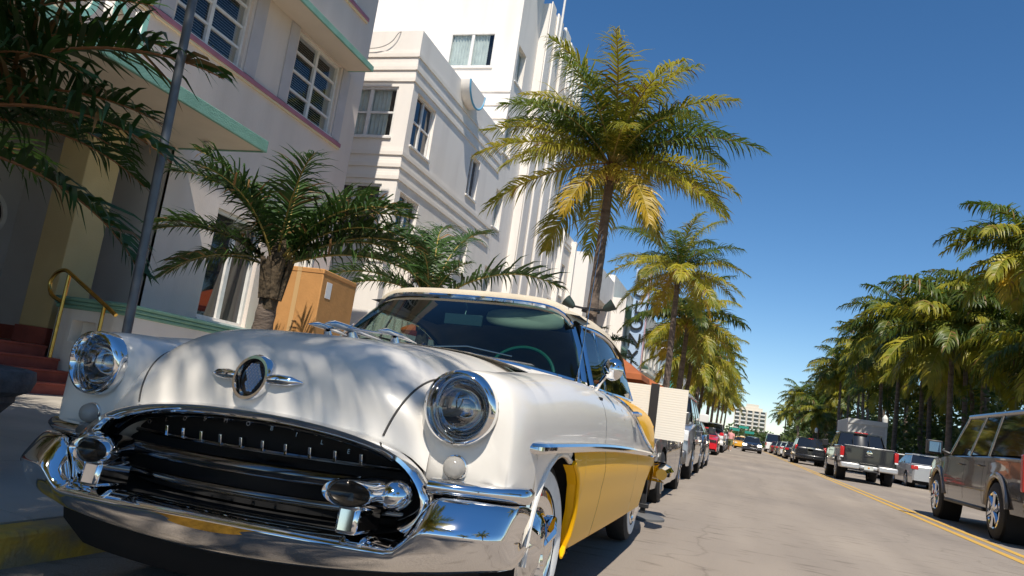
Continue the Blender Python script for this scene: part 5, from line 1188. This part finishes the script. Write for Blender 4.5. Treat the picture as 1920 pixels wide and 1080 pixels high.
# orange parasol on the terrace, mirrored in the ground floor window
UM = T('parasol', 'orange terrace parasol behind the soft top, mirrored in the window', 'parasol', (-5.9,14.6,.18))
orange = mat('orange_cloth', (.70,.13,.02), .8)
MB().lathe([(1.2,1.95),(1.17,2.0),(.6,2.3),(.05,2.55)], (0,0,0), 'z', 8).build('canopy', orange, UM, smooth=False)
MB().tube([(0,0,0),(0,0,2.55)], .025, 8).build('shaft', steel, UM); MB().lathe([(.3,0),(.3,.06),(.06,.1)], (0,0,0), 'z', 16).build('base', steel, UM)
# terrace awnings behind the soft top
awn = mat('awning_rust', (.33,.095,.03), .85, noise=.15, scale=2)
for i, (x, y, z, w, lb) in enumerate(((-4.3,25.2,3.2,2.2,'rust coloured parasol awning nearest behind the soft top'),(-4.0,29.5,2.95,2.3,'rust coloured parasol awning in the middle of the terrace'),(-3.9,34.,2.95,2.2,'rust coloured parasol awning farthest along the terrace'))):
    a_ = T('terrace_parasol', lb, 'parasol', (x,y,.15), R(45+8*i), 'rust terrace parasols')
    MB().lathe([(w*.74,z-1.0),(w*.72,z-.82),(w*.70,z-.80),(w*.35,z-.42),(.04,z-.15)], (0,0,0), 'z', 4).build('canopy', awn, a_, smooth=False)
    MB().tube([(0,0,0),(0,0,z-.15)], .03, 8).build('shaft', steel, a_)
# valet board on a stand behind the convertible
VB = T('sign_board', 'pair of white corrugated boards on a black post behind the convertible', 'sign', (-.86,7.78,0))
board = mat('corrugated_white', (.74,.70,.62), .8)
def corr(x0, x1, z0, z1):
    n = int((z1-z0)/.006); mb = MB(); rows = []
    for i in range(n+1):
        z = z0+(z1-z0)*i/n; rows.append([(x0,-.02-.0006*(i % 4 < 2),z),(x1,-.02-.0006*(i % 4 < 2),z)])
    mb.grid(rows); mb.bb(x0,x1,-.019,-.012,z0,z1); return mb
corr(-.40,-.052,.74,1.315).build('board', board, VB, smooth=False); corr(.035,.325,.79,1.31).build('board', board, VB, smooth=False)
MB().bb(-.05,.033,-.03,.0,.76,1.335).build('strap', blackplastic, VB, smooth=False)
MB().bb(-.028,.022,-.008,.03,.03,.80).bb(-.06,.05,-.03,.05,.10,.14).build('post', blackplastic, VB, bevel=.004)
MB().lathe([(.22,0),(.22,.02),(.19,.035),(.03,.05)], (0,0,0), 'z', 28).build('base', mat('base_grey', (.12,.12,.12), .6), VB)
# flood lights clamped to the big palm
FL = T('flood_light', 'pair of dark floodlights clamped to the big palm trunk', 'light', (-3.6,16.95,3.35))
MB().lathe([(.22,0),(.22,.08)], (0,.15,0), 'z', 14).tube([(0,0,.04),(.40,-.1,.05)], .025, 6).tube([(0,0,.04),(-.42,-.1,.08)], .025, 6).build('clamp', blackplastic, FL)
for s in (1,-1): MB().lathe([(.05,-.12),(.09,-.05),(.14,.14),(.12,.14)], (0,0,0), 'x', 12).build('lamp_head', mat('lamp_green', (.03,.05,.045), .5), FL, loc=(.45*s,-.1,.12), rot=(0,R(-35),0 if s > 0 else PI))
# lamp posts of the park side
for i, (x, y) in enumerate(((9.75,60),(9.75,84),(9.75,112))):
    lp = T('lamp_post', ['park side lamp post with white lantern behind the pickup', 'second park side lamp post beyond the box truck', 'farthest park side lamp post', 'park side lamp post hidden behind the brown vehicle'][i], 'lamp post', (x,y,.12), group='park side lamp posts')
    MB().tube([(0,0,0),(0,0,.5),(0,0,3.4)], [.12,.08,.06], 10).build('post', blackplastic, lp)
    MB().lathe([(.07,3.4),(.18,3.5),(.20,3.85),(.10,4.05),(.03,4.12)], (0,0,0), 'z', 8).build('lantern', mat('lantern', (.75,.74,.70), .4), lp, smooth=False)
# street name signs far away
for i, (x, y, z, lb) in enumerate(((-1.2,150,3.0,'green street name sign far away on the left'),(.4,155,3.7,'green street name sign far away over the road'),(1.6,160,2.9,'green street name sign far away on the right'))):
    g = T('street_sign', lb, 'sign', (x,y,0), group='far green street signs'); MB().bb(-.9,.9,-.03,.03,z-.25,z+.25).build('panel', mat('sign_green', (.02,.26,.20), .5), g, bevel=.01); MB().tube([(-.9,.05,0),(-.9,.05,z+.3)], .05, 6).build('post', steel, g)
# stone urn at the left edge
UR = T('planter_urn', 'dark grey stone urn rim at the left picture edge', 'urn', (-3.98,2.95,.13))
MB().lathe([(.16,0),(.17,.05),(.10,.10),(.10,.22),(.22,.30),(.30,.40),(.30,.43),(.36,.46),(.38,.52),(.37,.57),(.33,.58),(.28,.56),(.24,.50)], (0,0,0), 'z', 32).build('bowl', mat('urn_stone', (.10,.10,.105), .8, noise=.3, scale=14, bump=.4, bscale=50), UR)
MB().lathe([(.27,.535),(.001,.54)], (0,0,0), 'z', 20).build('soil', mat('soil', (.05,.035,.025), .95), UR)

# ------------------------------------------------------------------ two people walking on the road edge
def person(label, loc, rz, shirt, trousers, skin, hair, pose, shorts=True):
    t = T('person', label, 'person', loc, rz, 'people walking down the street')
    def limb(pts, rad, name, m): MB().tube(spl(pts, 14), [cr(list(zip(lin(0,1,len(rad)), rad)), x) for x in lin(0,1,14)], 10).build(name, m, t, ang=80)
    st = pose
    b = MB()
    rows = []
    for z, rx, ry in ((.80,.15,.11),(.90,.17,.12),(1.0,.15,.105),(1.15,.165,.11),(1.30,.19,.115),(1.42,.19,.10),(1.48,.10,.07),(1.52,.058,.058),(1.58,.055,.06)):
        rows.append([(rx*math.cos(2*math.pi*j/16), ry*math.sin(2*math.pi*j/16), z) for j in range(16)])
    b.grid(rows, cv=True)
    b.ell((0,-.01,1.68), (.075,.095,.115), 14, 10)
    b.ell((0,-.105,1.67), (.014,.02,.02), 6, 5)
    for s in (1,-1):
        b.ell((s*.078,0,1.675), (.012,.02,.03), 6, 5)
        sw = st*s
        b.tube(spl([(s*.20,0,1.40),(s*.245,-.05*sw,1.15),(s*.235,-.18*sw-.05,.92)], 10), [.052,.05,.046,.043,.040,.038,.036,.033,.030,.026], 8)
        for q in range(5): b.tube([(s*(.235-.012*(q == 0)), -.18*sw-.05-.012*(q-2)*1.2-(.02 if q == 0 else 0), .92), (s*(.232-.02*(q == 0)), -.19*sw-.055-.016*(q-2), .84+(.03 if q == 0 else .008*abs(q-2)))], [.011,.007], 5)
        b.tube(spl([(s*.09,0,.86),(s*.095,-.13*sw,.48),(s*.095,-.22*sw+(.08 if sw < 0 else 0),.08)], 12), [.092,.09,.085,.078,.068,.06,.058,.056,.05,.043,.038,.036], 10)
    body = b.build('body', skin, t, ang=80)
    rows = []
    for z, rx, ry in ((.88,.185,.135),(1.0,.17,.125),(1.15,.18,.128),(1.30,.205,.132),(1.42,.205,.115),(1.475,.11,.085)):
        rows.append([(rx*math.cos(2*math.pi*j/18), ry*math.sin(2*math.pi*j/18), z) for j in range(18)])
    s_ = MB().grid(rows, cv=True)
    for s in (1,-1): s_.tube(spl([(s*.17,0,1.41),(s*.225,0,1.32),(s*.245,-.03*st*s,1.20)], 6), [.065,.068,.07,.068,.066,.064], 10)
    s_.build('shirt', shirt, t, ang=80)
    tr = MB().lathe([(.19,.98),(.192,.88),(.19,.80)], (0,0,0), 'z', 16, 1, .72)
    for s in (1,-1):
        sw = st*s; tr.tube(spl([(s*.09,0,.86),(s*.096,-.08*sw,.62),(s*.098,-.13*sw,.46)], 8), [.105,.108,.106,.104,.102,.10,.10,.10], 10)
        MB().ell((s*.095,-.22*sw+(.08 if sw < 0 else 0)-.05,.045), (.048,.13,.05), 10, 6).build('shoe', mat('shoe_white', (.75,.74,.72), .6), t)
    tr.build('shorts', trousers, t, ang=80)
    MB().ell((0,.012,1.715), (.085,.10,.105), 14, 8, -15, 90).build('hair', hair, t)
hairm = mat('hair_dark', (.02,.014,.01), .6); skinm = mat('skin', (.42,.24,.16), .6); skin2 = mat('skin_tan', (.30,.16,.10), .6)
person('person in pink shirt and olive shorts walking beside the parked cars', (-.75,63.5,0), PI*.98, mat('shirt_pink', (.70,.33,.33), .8), mat('shorts_olive', (.12,.13,.06), .9), skinm, hairm, 1)
person('person in white shirt and dark shorts walking nearest the parked cars', (-1.0,66.2,0), PI*1.02, mat('shirt_white', (.72,.74,.78), .8), mat('shorts_dark', (.04,.05,.07), .9), skin2, hairm, -1)
